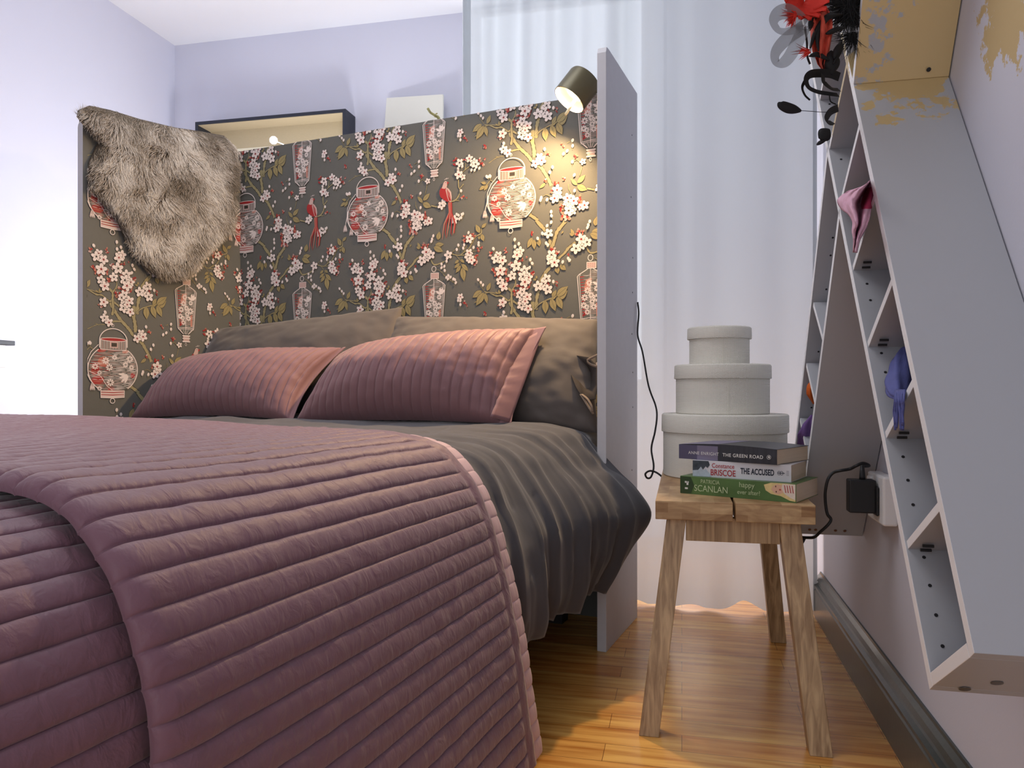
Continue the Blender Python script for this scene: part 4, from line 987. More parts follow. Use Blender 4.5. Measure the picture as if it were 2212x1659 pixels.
bpn = nt.nodes.new('ShaderNodeBump'); bpn.inputs['Strength'].default_value = .7; bpn.inputs['Distance'].default_value = .001; nt.links.new(mu.outputs[0], bpn.inputs['Height']); nt.links.new(bpn.outputs[0], bs.inputs['Normal'])
mxn = nt.nodes.new('ShaderNodeMix'); mxn.data_type = 'RGBA'; mxn.inputs['A'].default_value = srgb(220, 217, 206); mxn.inputs['B'].default_value = srgb(244, 241, 232); nt.links.new(mu.outputs[0], mxn.inputs['Factor']); nt.links.new(mxn.outputs['Result'], bs.inputs['Base Color'])
def drum(name, parent, c, prof, n=96):
    verts, faces, uv = [], [], []
    acc = 0
    for k, (r, z) in enumerate(prof):
        if k: acc += math.hypot(r-prof[k-1][0], z-prof[k-1][1])
        for i in range(n+1):
            a = 2*math.pi*i/n; verts.append(c+Vector((r*math.cos(a), r*math.sin(a), z))); uv.append((i/n*2*math.pi*max(.05, max(p[0] for p in prof)), acc))
    for k in range(len(prof)-1):
        for i in range(n): faces.append((k*(n+1)+i, k*(n+1)+i+1, (k+1)*(n+1)+i+1, (k+1)*(n+1)+i))
    o = link(name, verts, faces, m_hat, parent, True, uv=uv)
    try: o.data.set_sharp_from_angle(angle=.7)
    except Exception: pass
    return o
for px, Rb, Rd, zb, zt, lh, lab in ((1564, .1535, .1575, .4502, .6085, .046, 'largest round oatmeal hat box, at the bottom of the stack on the bench'),
                          (1560, .1165, .1205, .6087, .7335, .036, 'middle-sized round oatmeal hat box between the largest and the smallest'),
                          (1553.5, .0750, .0800, .7337, .829, .030, 'smallest round oatmeal hat box on top of the stack')):
    c = P(px, HY, 1.94); c.z = 0
    h = thing('hat_box', c+Vector((0, 0, zb)), lab, 'box', 'hat boxes stacked on the bench')
    body_ = drum('box_body', h, c, [(0, zb), (Rb-.002, zb), (Rb, zb+.002), (Rb, zt-lh+.004), (Rb-.002, zt-.006)])
    drum('lid', h, c, [(Rb+.0008, zt-lh), (Rd, zt-lh), (Rd+.0004, zt-lh+.002), (Rd, zt-.004), (Rd-.0015, zt-.0015), (Rd-.004, zt), (0, zt)])
    b = MB(); a = -1.72; ca, sa = math.cos(a), math.sin(a); t = Vector((-sa, ca, 0)); rr = Rb+.0006
    q0 = c+Vector((ca*rr, sa*rr, 0)); b.hexa([q0+Vector((0, 0, zb+.002)), q0+t*.002+Vector((0, 0, zb+.002)), q0+t*.002-Vector((ca, sa, 0))*.001+Vector((0, 0, zb+.002)), q0-Vector((ca, sa, 0))*.001+Vector((0, 0, zb+.002)),
                      q0+Vector((0, 0, zt-lh)), q0+t*.002+Vector((0, 0, zt-lh)), q0+t*.002-Vector((ca, sa, 0))*.001+Vector((0, 0, zt-lh)), q0-Vector((ca, sa, 0))*.001+Vector((0, 0, zt-lh))])
    b.build('seam', m_hat, body_)

# ---------------------------------------------------------------- books
m_page = mat('cream_page_block', srgb(214, 196, 172), .85, noise_amt=.12, scale=1, stretch=(3, 3, 900))
def text(name, body, mat_, parent, origin, ex, ez, size, squeeze=1.0, bold=0, align='LEFT', space=1.0):
    cu = bpy.data.curves.new(name, 'FONT'); cu.body = body; cu.size = 1; cu.align_x = align; cu.offset = bold; cu.space_character = space
    ob = bpy.data.objects.new(name, cu); C.objects.link(ob)
    dg = bpy.context.evaluated_depsgraph_get(); me = bpy.data.meshes.new_from_object(ob.evaluated_get(dg)); 
    bpy.data.objects.remove(ob)
    vs = [origin+ex*(v.co.x*size*squeeze)+ez*(v.co.y*size) for v in me.vertices]; fs = [tuple(p.vertices) for p in me.polygons]
    return link(name, vs, fs, mat_, parent)
def book(label, l0, r0, z0, th, depth, m_cov, paint, rnd_=0, sag=0):
    l0, r0 = Vector((l0[0], l0[1], z0)), Vector((r0[0], r0[1], z0)); ex = (r0-l0); ln = ex.length; ex = ex/ln
    ed = Vector((-ex.y, ex.x, 0));  # away from the camera
    if ed.y < 0: ed = -ed
    up = Vector((0, 0, 1)); nrm = -ed
    bk_ = thing('book', (l0+r0)/2+ed*depth/2, label, 'book', 'paperbacks stacked on the bench')
    def pt(x, y, z): return l0+ex*x+ed*y+up*(z+sag*math.sin(math.pi*min(1, x/ln))*(z/th))
    b = MB()
    for zz in ((0, .0007), (th-.0007, th)):
        n = 12
        b.grid([[pt(ln*i/n, y, zz[1]) for i in range(n+1)] for y in (0, depth)]); b.grid([[pt(ln*i/n, y, zz[0]) for i in range(n+1)] for y in (depth, 0)])
        for y in (0, depth): b.grid([[pt(ln*i/n, y, zz[0]) for i in range(n+1)], [pt(ln*i/n, y, zz[1]) for i in range(n+1)]])
        for x in (0, ln): b.grid([[pt(x, 0, zz[0]), pt(x, depth, zz[0])], [pt(x, 0, zz[1]), pt(x, depth, zz[1])]])
    b.grid([[pt(ln*i/12, 0, 0) for i in range(13)], [pt(ln*i/12, -.0004, th*.5) for i in range(13)], [pt(ln*i/12, 0, th) for i in range(13)]])
    cov_ = b.build('cover', m_cov, bk_)
    b = MB(); n = 12
    b.grid([[pt(.002+(ln-.003)*i/n, .001, .0007) for i in range(n+1)], [pt(.002+(ln-.003)*i/n, .001, th-.0007) for i in range(n+1)]])
    b.grid([[pt(ln-.001, .001+(depth-.004)*i/6, .0007) for i in range(7)], [pt(ln-.001, .001+(depth-.004)*i/6, th-.0007) for i in range(7)]])
    b.grid([[pt(.002, .001+(depth-.004)*i/6, .0007) for i in range(7)], [pt(.002, .001+(depth-.004)*i/6, th-.0007) for i in range(7)]])
    b.grid([[pt(.002+(ln-.003)*i/n, depth-.003, .0007) for i in range(n+1)], [pt(.002+(ln-.003)*i/n, depth-.003, th-.0007) for i in range(n+1)]])
    b.build('pages', m_page, bk_)
    S = lambda fx, fz, off=.0012: l0+ex*(ln*fx)+up*(th*fz)+nrm*off
    paint(cov_, S, ex, up, ln, th, pt)
    return bk_
def patch(name, parent, S, pts, m_, off=.0010):
    b = MB(); n = len(pts); b.add([S(x, z, off) for x, z in pts], [tuple(range(n))]); return b.build(name, m_, parent)
def oval(cx, cz, rx, rz, n=22): return [(cx+rx*math.cos(2*math.pi*i/n), cz+rz*math.sin(2*math.pi*i/n)) for i in range(n)]
m_w = mat('white_ink', srgb(226, 226, 222), .6); m_inkr = mat('crimson_ink', srgb(170, 40, 50), .6); m_inkn = mat('navy_ink', srgb(38, 44, 62), .6)
m_green = mat('soft_green_cover', srgb(86, 116, 66), .4, noise_amt=.5, scale=22); m_pale = mat('pale_green_ink', srgb(190, 204, 160), .6)
m_whitec = mat('white_cover', srgb(220, 220, 226), .4); m_darkc = mat('charcoal_landscape_cover', srgb(56, 58, 64), .4, noise_amt=.5, scale=30, stretch=(6, 6, 1))
m_purp = mat('slate_purple_ink', srgb(88, 84, 108), .5); m_purp2 = mat('light_slate_purple_ink', srgb(122, 116, 138), .5)
m_photo = mat('dark_photo_print', srgb(66, 76, 84), .5, noise_amt=.8, scale=90); m_photol = mat('pale_photo_print', srgb(182, 196, 208), .5, noise_amt=.3, scale=120)
m_hair = mat('blonde_print', srgb(226, 202, 140), .6, noise_amt=.2, scale=150); m_skinp = mat('skin_print', srgb(222, 178, 150), .6); m_lip = mat('rose_print', srgb(178, 80, 80), .6); m_scarfp = mat('cream_stripe_print', srgb(228, 214, 200), .6, noise_amt=.2, scale=200)
def paint_green(o, S, ex, up, ln, th, pt):
    patch('cover_shade', o, S, [(.0, .03), (.10, .03), (.13, .5), (.10, .97), (0, .97)], mat('deep_green_print', srgb(52, 74, 46), .45), .0008)
    for a, z_, w_, h_ in ((.045, .62, .04, .10), (.045, .26, .03, .10), (.06, .5, .02, .22)): patch('publisher_mark', o, S, [(a, z_), (a+w_*.9, z_), (a+w_*.9, z_+h_), (a, z_+h_)], m_w, .0011)
    text('author_lettering', 'PATRICIA', m_pale, o, S(.19, .66), ex, up, .0118, .82)
    text('author_lettering', 'SCANLAN', m_pale, o, S(.13, .20), ex, up, .0188, .86)
    text('title_lettering', 'happy', m_pale, o, S(.53, .62), ex, up, .0150, .90)
    text('title_lettering', 'ever after?', m_pale, o, S(.515, .24), ex, up, .0122, .90)
    patch('portrait_print', o, S, [(.74, .85), (.80, .98), (.93, .99), (.995, .97), (.995, .06), (.95, .10), (.88, .30), (.80, .38), (.755, .55)], m_hair, .0009)
    patch('portrait_print', o, S, [(.80, .62), (.815, .80), (.85, .93), (.885, .88), (.90, .68), (.895, .48), (.865, .38), (.83, .42)], m_skinp, .0011)
    patch('portrait_print', o, S, [(.89, .95), (.995, .97), (.995, .15), (.955, .25), (.905, .45), (.885, .7)], m_scarfp, .0012)
    for x_ in (.905, .925, .945, .965): patch('portrait_print', o, S, [(x_, .9), (x_+.007, .9), (x_+.018, .5), (x_+.010, .5)], m_lip, .0014)
    patch('portrait_print', o, S, oval(.873, .64, .009, .045, 10), m_lip, .0014)
    for q in ((.838, .80), (.842, .52)): patch('portrait_print', o, S, oval(q[0], q[1], .005, .05, 8), mat('eye_print', srgb(90, 60, 50), .6), .0014)
def paint_white(o, S, ex, up, ln, th, pt):
    patch('photo_print', o, S, [(.0, .35), (.0, .98), (.17, .98), (.185, .75), (.16, .55), (.14, .65), (.11, .42), (.09, .6), (.06, .38)], m_photo, .0009)
    patch('photo_print', o, S, [(.0, .02), (.0, .36), (.06, .40), (.09, .62), (.115, .40), (.14, .50), (.17, .3), (.2, .1), (.2, .02)], m_photol, .0010)
    text('author_lettering', 'Constance', m_inkr, o, S(.205, .60), ex, up, .0128, .86, .008)
    text('author_lettering', 'BRISCOE', m_inkr, o, S(.19, .13), ex, up, .0175, .78, .012)
    text('title_lettering', 'THE ACCUSED', m_inkn, o, S(.505, .33), ex, up, .0165, .60, .03, space=1.03)
    for cx_ in (.885, .91): 
        pts = oval(cx_, .5, .014, .11, 20); b = MB(); b.tube([S(x, z, .0012) for x, z in pts]+[S(*pts[0], .0012)], .0004, 5, cap=False); b.build('publisher_mark', m_inkn, o)
    patch('publisher_mark', o, S, [(.87, .48), (.94, .48), (.94, .52), (.87, .52)], m_inkn, .0012)
    for k in range(4): patch('price_code', o, S, [(.955, .38+k*.08), (.98, .38+k*.08), (.98, .41+k*.08), (.955, .41+k*.08)], mat('grey_ink', srgb(150, 150, 156), .6), .0012)
def paint_dark(o, S, ex, up, ln, th, pt):
    patch('spine_panel', o, S, [(0, .01), (.2, .01), (.2, .99), (0, .99)], m_purp, .0008)
    patch('spine_panel', o, S, [(.2, .01), (.42, .01), (.42, .99), (.2, .99)], m_purp2, .0008)
    b = MB(); b.grid([[pt(ln*.42*i/8, y, th+.0004) for i in range(9)] for y in (0, .15)]); b.build('front_panel', m_purp2, o)
    text('author_lettering', 'ANNE ENRIGHT', m_w, o, S(.105, .36), ex, up, .0092, 1.0, 0, space=1.1)
    text('title_lettering', 'THE GREEN ROAD', m_w, o, S(.47, .34), ex, up, .0098, .98, .014, space=1.12)
    pts = oval(.925, .47, .018, .13, 20); b = MB(); b.tube([S(x, z, .0012) for x, z in pts]+[S(*pts[0], .0012)], .0004, 5, cap=False); b.build('publisher_mark', m_w, o)
    patch('publisher_mark', o, S, [(.915, .5), (.93, .56), (.935, .42), (.925, .40)], m_w, .0012)
book('thick green-spined paperback with a blonde woman on it, lowest of the three books', (.357, 1.598), (.548, 1.453), .4502, .0366, .150, m_green, paint_green)
book('white-spined paperback with red and navy lettering, in the middle of the three books', (.382, 1.592), (.548, 1.479), .487, .0338, .128, m_whitec, paint_white)
book('charcoal and purple spined paperback on top of the white book', (.361, 1.628), (.520, 1.478), .521, .0305, .155, m_darkc, paint_dark, sag=.004)

# ---------------------------------------------------------------- leaning shelf units on the right wall
WF = .267
m_mel = mat('white_melamine', srgb(172, 174, 180), .42, noise_amt=.012, scale=4)
gold_on(m_mel, W(1.22, .36, 1.22), .27, size=12, thr=.555)
m_edge = mat('white_edge_band', srgb(242, 242, 242), .4)
gold_on(m_edge, W(1.42, WF, 1.20), .14, size=40, thr=.42)
m_hole = mat('dark_peg_hole', srgb(30, 30, 34), .8)
def board(name, a, b_, thick, side, parent, w0=WF, w1=WR-.002):
    """board whose front edge runs a->b_ in the (s, z) plane; side = unit vector of its thickness"""
    a, b_ = Vector(a), Vector(b_); s = Vector(side).normalized()*thick
    q = [a, b_, b_+s, a+s]
    m = MB(); m.hexa([W(p.x, w0, p.y) for p in q]+[W(p.x, w1, p.y) for p in q])
    m.m = [1, 0, 0, 0, 0, 0]
    return m.build(name, [m_mel, m_edge], parent, bevel=.0006)
TH = .0145
# unit R (lower end near the camera, rising away)
RA0 = Vector((.914, .336)); RB0 = Vector((.783, .421)); RA1 = Vector((1.402, .965)); RB1 = Vector((1.291, 1.154))
dA_ = (RA1-RA0).normalized(); dB_ = (RB1-RB0).normalized()
ru = thing('leaning_shelf_unit', W(.9, .33, .33), 'white narrow shelf unit leaning on the right wall, its lower end nearest the camera', 'shelf unit', 'narrow white shelf units crossing on the wall')
perp = Vector((-.80, .59)).normalized()
farR = board('side_panel', RA0, RA0+dA_*1.70, TH, perp, ru)
board('side_panel', RB0, RB0+dB_*1.70, TH, -perp, ru)
endR = board('end_panel', RA0+perp*TH, RB0-perp*TH, TH, dA_, ru)
shR = []
for k in range(1, 10):
    a = RA0+dA_*(.163*k+.0)+perp*TH; c = RB0+dB_*(.163*k-.008)-perp*TH
    shR.append(board('shelf', a, c, .011, dA_, ru, WF+.002))
for k in range(0, 34):
    if k % 5 == 4: continue
    for ws in (WF+.018,):
        p = RA0+dA_*(.045+.036*k)+perp*(TH+.0002); m = MB()
        c = W(p.x, ws, p.y); m.lathe(c, [(0, .0003), (.0022, .0003), (.0022, 0)], 8, ax=AA*perp.x+Vector((0, 0, perp.y))); m.build('peg_hole', m_hole, farR)
for k in range(1, 5):
    a = RA0+dA_*(.163*k-.006)+perp*(TH+.012); m = MB()
    for d_ in (0, .011):
        c0 = W(a.x, WF+.012, a.y)+(AA*perp.x+Vector((0, 0, perp.y)))*d_; m.tube([c0, c0+NA*.012], .002, 6)
    m.build('shelf_pin', m_dark, shR[k-1])
# screws under the near end
for f_, w_ in ((.35, WF+.05), (.72, WF+.105), (.12, WF+.03)):
    p = RA0.lerp(RB0, f_)-dA_*.0005; m = MB(); m.lathe(W(p.x, w_, p.y), [(0, 0), (.006, 0), (.006, .0006), (0, .0008)], 14, ax=-(AA*dA_.x+Vector((0, 0, dA_.y)))); m.build('screw', mat('steel_screw', srgb(120, 116, 112), .4, metal=.7) if f_ == .35 else bpy.data.materials['steel_screw'], endR)
# unit L: lower piece (far end low) and upper piece
ldir = Vector((.593, -.805)); lperp = Vector((.805, .593))
LN = Vector((1.865, .333)); LF = LN+lperp*.172
lu = thing('leaning_shelf_unit', W(1.85, .33, .33), 'white narrow shelf unit leaning the other way beside the curtain, behind the hat boxes', 'shelf unit', 'narrow white shelf units crossing on the wall')
top_n = Vector((1.403, .965)); top_f = Vector((1.520, 1.122))
nearL = board('side_panel', LN, LN+(top_n-LN)*1.02, TH, lperp, lu); farL = board('side_panel', LF, LF+(top_f-LF)*1.01, TH, -lperp, lu)
board('end_panel', LN+lperp*TH, LF-lperp*TH, TH, -ldir, lu)
for t_ in (.045, .209, .364, .518):
    board('shelf', LN-ldir*t_+lperp*TH, LF-ldir*t_-lperp*TH, .011, -ldir, lu, WF+.002)
for k in range(18):
    if k % 4 == 3: continue
    p = LF-ldir*(.02+.0385*k)-lperp*(TH+.0002); m = MB(); m.lathe(W(p.x, WF+.024, p.y), [(0, .0003), (.0022, .0003), (.0022, 0)], 8, ax=-(AA*lperp.x+Vector((0, 0, lperp.y)))); m.build('peg_hole', m_hole, farL)
for f_, w_ in ((.02, WF+.022), (.02, WF+.035), (.02, WF+.078), (.02, WF+.098)):
    p = LN-ldir*.016-lperp*.0006; m = MB(); m.lathe(W(p.x, w_, p.y), [(0, 0), (.0035, 0), (.0035, .0006), (0, .0008)], 10, ax=-(AA*lperp.x+Vector((0, 0, lperp.y)))); m.build('screw', mat('brown_plug', srgb(112, 78, 58), .6) if w_ == WF+.022 else bpy.data.materials['brown_plug'], nearL)
uu = thing('leaning_shelf_unit', W(1.2, .33, 1.15), 'short upper white shelf unit stained with gold leaf, standing on the crossing', 'shelf unit', 'narrow white shelf units crossing on the wall')
UN = RB1-dB_*.0+Vector((0, .001)); UF = RB1+dB_*.180
udir = Vector((-.50, .866))
nearU = board('side_panel', UN, UN+udir*.9, TH, lperp, uu); board('side_panel', UF, UF+udir*.9, TH, -lperp, uu)
for t_ in (.17, .34, .52): board('shelf', UN+udir*t_+lperp*TH, UF+udir*(t_-.10)-lperp*TH, .011, udir, uu, WF+.002)
for px, py in ((1890, 160), (2006, 150)):
    u_ = (px-CX)/F; best = None
    # on the camera-facing side of the near panel
    for i in range(60):
        w_ = WF+(WR-WF)*i/59; s_ = (w_*NA.x-u_*w_*NA.y)/(u_*AA.y-AA.x); 
        q = W(s_, w_, 0); z_ = CAMZ-(py-HY)/F*q.y; d_ = (Vector((s_, z_))-UN).dot(lperp)
        if best is None or abs(d_) < best[0]: best = (abs(d_), s_, w_, z_)
    m = MB(); m.lathe(W(best[1], best[2], best[3])-(AA*lperp.x+Vector((0, 0, lperp.y)))*.0008, [(0, .0005), (.003, .0005), (.0035, 0)], 10, ax=-(AA*lperp.x+Vector((0, 0, lperp.y)))); m.build('screw', m_dark, nearU)

# ---------------------------------------------------------------- socket, adapter and cable
so = thing('wall_socket', W(1.72, .40, .40), 'white double wall socket half hidden behind the near leaning shelf', 'socket')
b = MB(); b.wbox(1.575, 1.70, WR-.028, WR-.001, .405, .500); fp_ = b.build('face_plate', m_white, so, bevel=.004)
b = MB(); b.wbox(1.655, 1.685, WR-.033, WR-.0275, .47, .492); b.build('switch', m_white, fp_, bevel=.002)
ad = thing('power_adapter', W(1.62, .34, .42), 'black plug-in power adapter in the wall socket below the shelves', 'adapter')
b = MB(); b.wbox(1.608, 1.640, WR-.082, WR-.032, .424, .490); b.build('adapter_body', m_cable, ad, bevel=.003)
b = MB(); b.wbox(1.600, 1.648, WR-.034, WR-.0285, .420, .478); b.build('plug_base', m_cable, ad, bevel=.003)
b = MB(); pc = W(1.622, WR-.055, .490); b.tube([pc, pc+Vector((0, 0, .006)), pc+Vector((0, 0, .028))], [.0060, .0058, .0036], 12); b.build('cable_sleeve', m_cable, ad, smooth=True)
pts = [pc+Vector((0, 0, .026))]+[P(1600+x*.2773, 880+y*.2773, d) for x, y, d in ((1000, 455, 1.52), (955, 435, 1.52), (900, 455, 1.52), (850, 480, 1.53), (780, 492, 1.53), (720, 510, 1.54), (680, 560, 1.54), (660, 650, 1.545), (660, 740, 1.55), (675, 830, 1.55), (703, 872, 1.55), (680, 915, 1.55), (620, 970, 1.56), (575, 1010, 1.58), (520, 1015, 1.60), (450, 1008, 1.63), (380, 985, 1.68))]
b = MB(); b.tube(catmull(pts, 6), .0032, 8); o = b.build('adapter_cable', m_cable, smooth=True); tag(o, 'black cable looping from the power adapter down behind the bench', 'cable')
pts = [P(1600+x*.2773, 880+y*.2773, d) for x, y, d in ((497, 1022, 1.60), (480, 1055, 1.60), (455, 1078, 1.62), (420, 1090, 1.66))]
b = MB(); b.tube(catmull(pts, 6), .0028, 8); o = b.build('loose_cable_end', m_cable, smooth=True); tag(o, 'short loose end of black cable beside the rear bench leg', 'cable')

# ---------------------------------------------------------------- scarves pushed into the cells
def scarf(name, label, mats, spine, radii, folds=7, depth=.03, seed=0, n=28, tassel=None):
    """soft hanging bundle: spine of world points, radii along it, fluted with folds"""
    sp = catmull(spine, 8); rr = []
    for i in range(len(sp)):
        t = i/(len(sp)-1)*(len(radii)-1); k = min(len(radii)-2, int(t)); rr.append(radii[k]+(radii[k+1]-radii[k])*(t-k))
    root = thing(name, sp[-1], label, 'scarf')
    b = MB(); rows = []
    for i, p in enumerate(sp):
        row = []
        for k in range(n+1):
            a = 2*math.pi*k/n
            r = rr[i]*(1+.16*math.sin(a*folds+i*.22+seed)+.12*noise.noise(Vector((math.cos(a)*1.5, math.sin(a)*1.5, i*.15+seed))))
            row.append(p+AA*(math.cos(a)*r)+NA*(math.sin(a)*r*.8)+Vector((0, 0, .25*r*math.sin(a*2+seed))))
        rows.append(row)
    rows = [[sp[0]]*(n+1)]+rows+[[sp[-1]]*(n+1)]
    b.grid(rows); b.build('cloth', mats, root, smooth=True)
    return root
m_sc = {k: mat(k, c, .8, noise_amt=.25, scale=sc, bump=.3, bscale=300) for k, c, sc in (('pale_pink_silk', srgb(220, 172, 192), 18), ('hot_pink_silk', srgb(196, 60, 100), 20), ('crimson_cloth', srgb(150, 30, 62), 20),
     ('slate_blue_cotton', srgb(86, 92, 152), 22), ('orange_cloth', srgb(206, 96, 28), 20), ('violet_cloth', srgb(112, 82, 142), 22))}
# pale pink scarf: a sheet of silk hanging from its cell
ps = thing('scarf', P(1850, 545, 1.24), 'pale pink silk scarf with a hot pink patch hanging from an upper cell', 'scarf')
left = [(1862, 408), (1835, 412), (1815, 425), (1809, 436), (1818, 452), (1832, 462), (1842, 480), (1841, 500), (1844, 520), (1843, 545)]
right = [(1884, 385), (1886, 400), (1886, 420), (1884, 440), (1882, 452), (1878, 470), (1872, 490), (1864, 505), (1857, 520), (1851, 546)]
b = MB(); rows = []
Lc = catmull([Vector((x, y, 0)) for x, y in left], 5); Rc = catmull([Vector((x, y, 0)) for x, y in right], 5)
for i in range(len(Lc)):
    t = i/(len(Lc)-1); row = []
    for k in range(17):
        f = k/16; q = Lc[i].lerp(Rc[i], f)
        u_ = (q.x-CX)/F; w_ = WF-.022+.014*math.sin(f*9+t*5)+.008*math.sin(f*17+t*9)-.01*math.sin(math.pi*f)+.05*f*(1-t)
        s_ = (w_*NA.x-u_*w_*NA.y)/(u_*AA.y-AA.x); d_ = W(s_, w_, 0).y
        row.append(P(q.x, q.y, d_))
    rows.append(row)
b.grid(rows); b.m = [1 if (k % 16) > 10 and 5 < (k//16) < 20 else 0 for k in range(len(b.f))]
b.build('cloth', [m_sc['pale_pink_silk'], m_sc['hot_pink_silk']], ps, smooth=True, solid=.0015)
def at(px, py, w_):
    u_ = (px-CX)/F; s_ = (w_*NA.x-u_*w_*NA.y)/(u_*AA.y-AA.x); return P(px, py, W(s_, w_, 0).y)
scarf('scarf', 'rolled crimson scarf end in the cell above the pink silk', m_sc['crimson_cloth'], [at(1846, 268, .33), at(1842, 290, .325), at(1840, 315, .33)], [.006, .017, .006], seed=1)
scarf('scarf', 'narrow crimson and blue scarf end behind the crossing of the shelves', m_sc['hot_pink_silk'], [at(1808, 468, .31), at(1806, 484, .31), at(1804, 500, .315)], [.003, .007, .003], seed=3)
m_leo = mat('leopard_print_silk', srgb(196, 170, 90), .7)
nt = m_leo.node_tree; bs = nt.nodes['Principled BSDF']; vo = nt.nodes.new('ShaderNodeTexVoronoi'); vo.inputs['Scale'].default_value = 120; tcx = nt.nodes.new('ShaderNodeTexCoord'); nt.links.new(tcx.outputs['Object'], vo.inputs['Vector'])
rmp = nt.nodes.new('ShaderNodeValToRGB'); rmp.color_ramp.interpolation = 'CONSTANT'; rmp.color_ramp.elements[0].color = srgb(30, 26, 30); rmp.color_ramp.elements[1].position = .38; rmp.color_ramp.elements[1].color = srgb(200, 176, 96)
nt.links.new(vo.outputs['Distance'], rmp.inputs['Fac']); nt.links.new(rmp.outputs['Color'], bs.inputs['Base Color'])
scarf('scarf', 'leopard print scarf just showing in the middle cell', m_leo, [at(1906, 641, .325), at(1902, 658, .32), at(1898, 674, .33)], [.006, .0085, .004], seed=5)
bsn = scarf('scarf', 'slate blue cotton scarf with knotted tassels hanging from a lower cell', m_sc['slate_blue_cotton'], [at(1958, 752, .315), at(1950, 775, .305), at(1944, 805, .295), at(1938, 830, .280), at(1938, 850, .272), at(1944, 862, .270)], [.010, .017, .019, .018, .012, .006], folds=6, seed=7)
r5 = random.Random(2)
for k in range(16):
    x0 = 1932+k*1.4; b = MB(); ln = r5.uniform(48, 64); pts = [at(x0+2, 843, .268)]; xx = x0
    for j in range(6): xx += r5.uniform(-1.6, 1.9); pts.append(at(xx, 850+ln*(j+1)/6*1.25, .263-.0015*(k % 3)))
    b.tube(catmull(pts, 3), .0015, 5); b.build('tassel', m_sc['slate_blue_cotton'], bsn, smooth=True)
scarf('scarf', 'crimson scarf lying above the orange one behind the smallest hat box', m_sc['crimson_cloth'], [at(1771, 797, .30), at(1764, 808, .295), at(1757, 820, .29)], [.006, .010, .005], seed=2)
scarf('scarf', 'orange scarf bulging from a cell of the far leaning shelf', m_sc['orange_cloth'], [at(1770, 818, .30), at(1758, 832, .285), at(1754, 852, .282), at(1760, 872, .29)], [.008, .013, .013, .006], seed=4)
scarf('scarf', 'violet scarf twisted in the lowest cell behind the books', m_sc['violet_cloth'], [at(1758, 898, .29), at(1748, 915, .28), at(1740, 940, .275), at(1734, 962, .275)], [.008, .014, .018, .014], folds=5, seed=6)

# ---------------------------------------------------------------- hair pieces hanging at the top of the shelves
m_rib = mat('sheer_grey_crinoline', srgb(120, 122, 126), .6, alpha=.62); m_ribb = mat('black_crinoline', srgb(18, 18, 20), .7); m_fea = mat('black_feather', srgb(18, 19, 22), .7)
m_cor = mat('coral_sinamay', srgb(206, 84, 66), .75, noise_amt=.2, scale=140, bump=.4, bscale=500); m_redf = mat('red_feather', srgb(204, 44, 30), .7, noise_amt=.3, scale=60)
def Z6(x, y, w_): return P(1600+x*.2773, y*.2773, 1.14+(w_-.20)*1.0)
def ribbon(parent, pts, wv, m_, name='ribbon_loop'):
    q = catmull(pts, 8); b = MB(); rows = []
    for i, p in enumerate(q):
        tg = (q[min(i+1, len(q)-1)]-q[max(0, i-1)]).normalized(); sd = (tg.cross(Vector((0, 1, 0)))*1.1+Vector((0, .8, 0))).normalized()*wv.length
        rows.append([p-sd*.5, p-sd*.17, p+sd*.17, p+sd*.5])
    b.grid(rows); return b.build(name, m_, parent, smooth=True)
gf = thing('fascinator', Z6(490, 200, .20), 'coral and red fascinator with sheer grey ribbon loops', 'fascinator')
wv = Vector((0, .022, 0))
ribbon(gf, [Z6(x, y, w_) for x, y, w_ in ((495, 205, .20), (440, 140, .19), (360, 90, .18), (285, 110, .175), (255, 170, .17), (295, 235, .17), (365, 245, .175), (440, 220, .185), (495, 195, .2))], wv, m_rib)
ribbon(gf, [Z6(x, y, w_) for x, y, w_ in ((490, 210, .20), (400, 270, .19), (310, 350, .18), (268, 420, .17), (275, 485, .168), (325, 495, .17), (380, 440, .175), (430, 350, .185), (490, 220, .2))], wv, m_rib)
b = MB(); rows = []
for (xl, xr, y, ww) in ((500, 640, 0, .23), (520, 690, 90, .225), (535, 715, 170, .22), (545, 715, 250, .22), (550, 700, 330, .225), (560, 690, 400, .23), (580, 680, 440, .235), (600, 665, 500, .24), (640, 662, 550, .245)):
    rows.append([Z6(xl+(xr-xl)*k/12, y, ww+.012*math.sin(k*1.3+y*.01)-.02*math.sin(math.pi*k/12)) for k in range(13)])
b.grid(rows); b.build('sinamay_body', m_cor, gf, smooth=True, solid=.001)
r6 = random.Random(4)
def feather_burst(parent, name, cx, cy, w_, n, l0_, l1_, a0, a1, m_, wd=.0016, curl=.3):
    b = MB()
    for i in range(n):
        a = math.radians(r6.uniform(a0, a1)); ln = r6.uniform(l0_, l1_); c = r6.uniform(-curl, curl); p0 = Z6(cx+r6.uniform(-12, 12), cy+r6.uniform(-12, 12), w_+r6.uniform(-.008, .008))
        pts = [p0]; d = Vector((math.cos(a), r6.uniform(-.3, .3), math.sin(a)))
        for k in range(5): d = (d+Vector((-math.sin(a), 0, math.cos(a)))*c*.4).normalized(); pts.append(pts[-1]+d*ln/5)
        b.tube(pts, [wd*.6, wd, wd, wd*.8, wd*.5, wd*.1], 4, cap=False)
    return b.build(name, m_, parent)
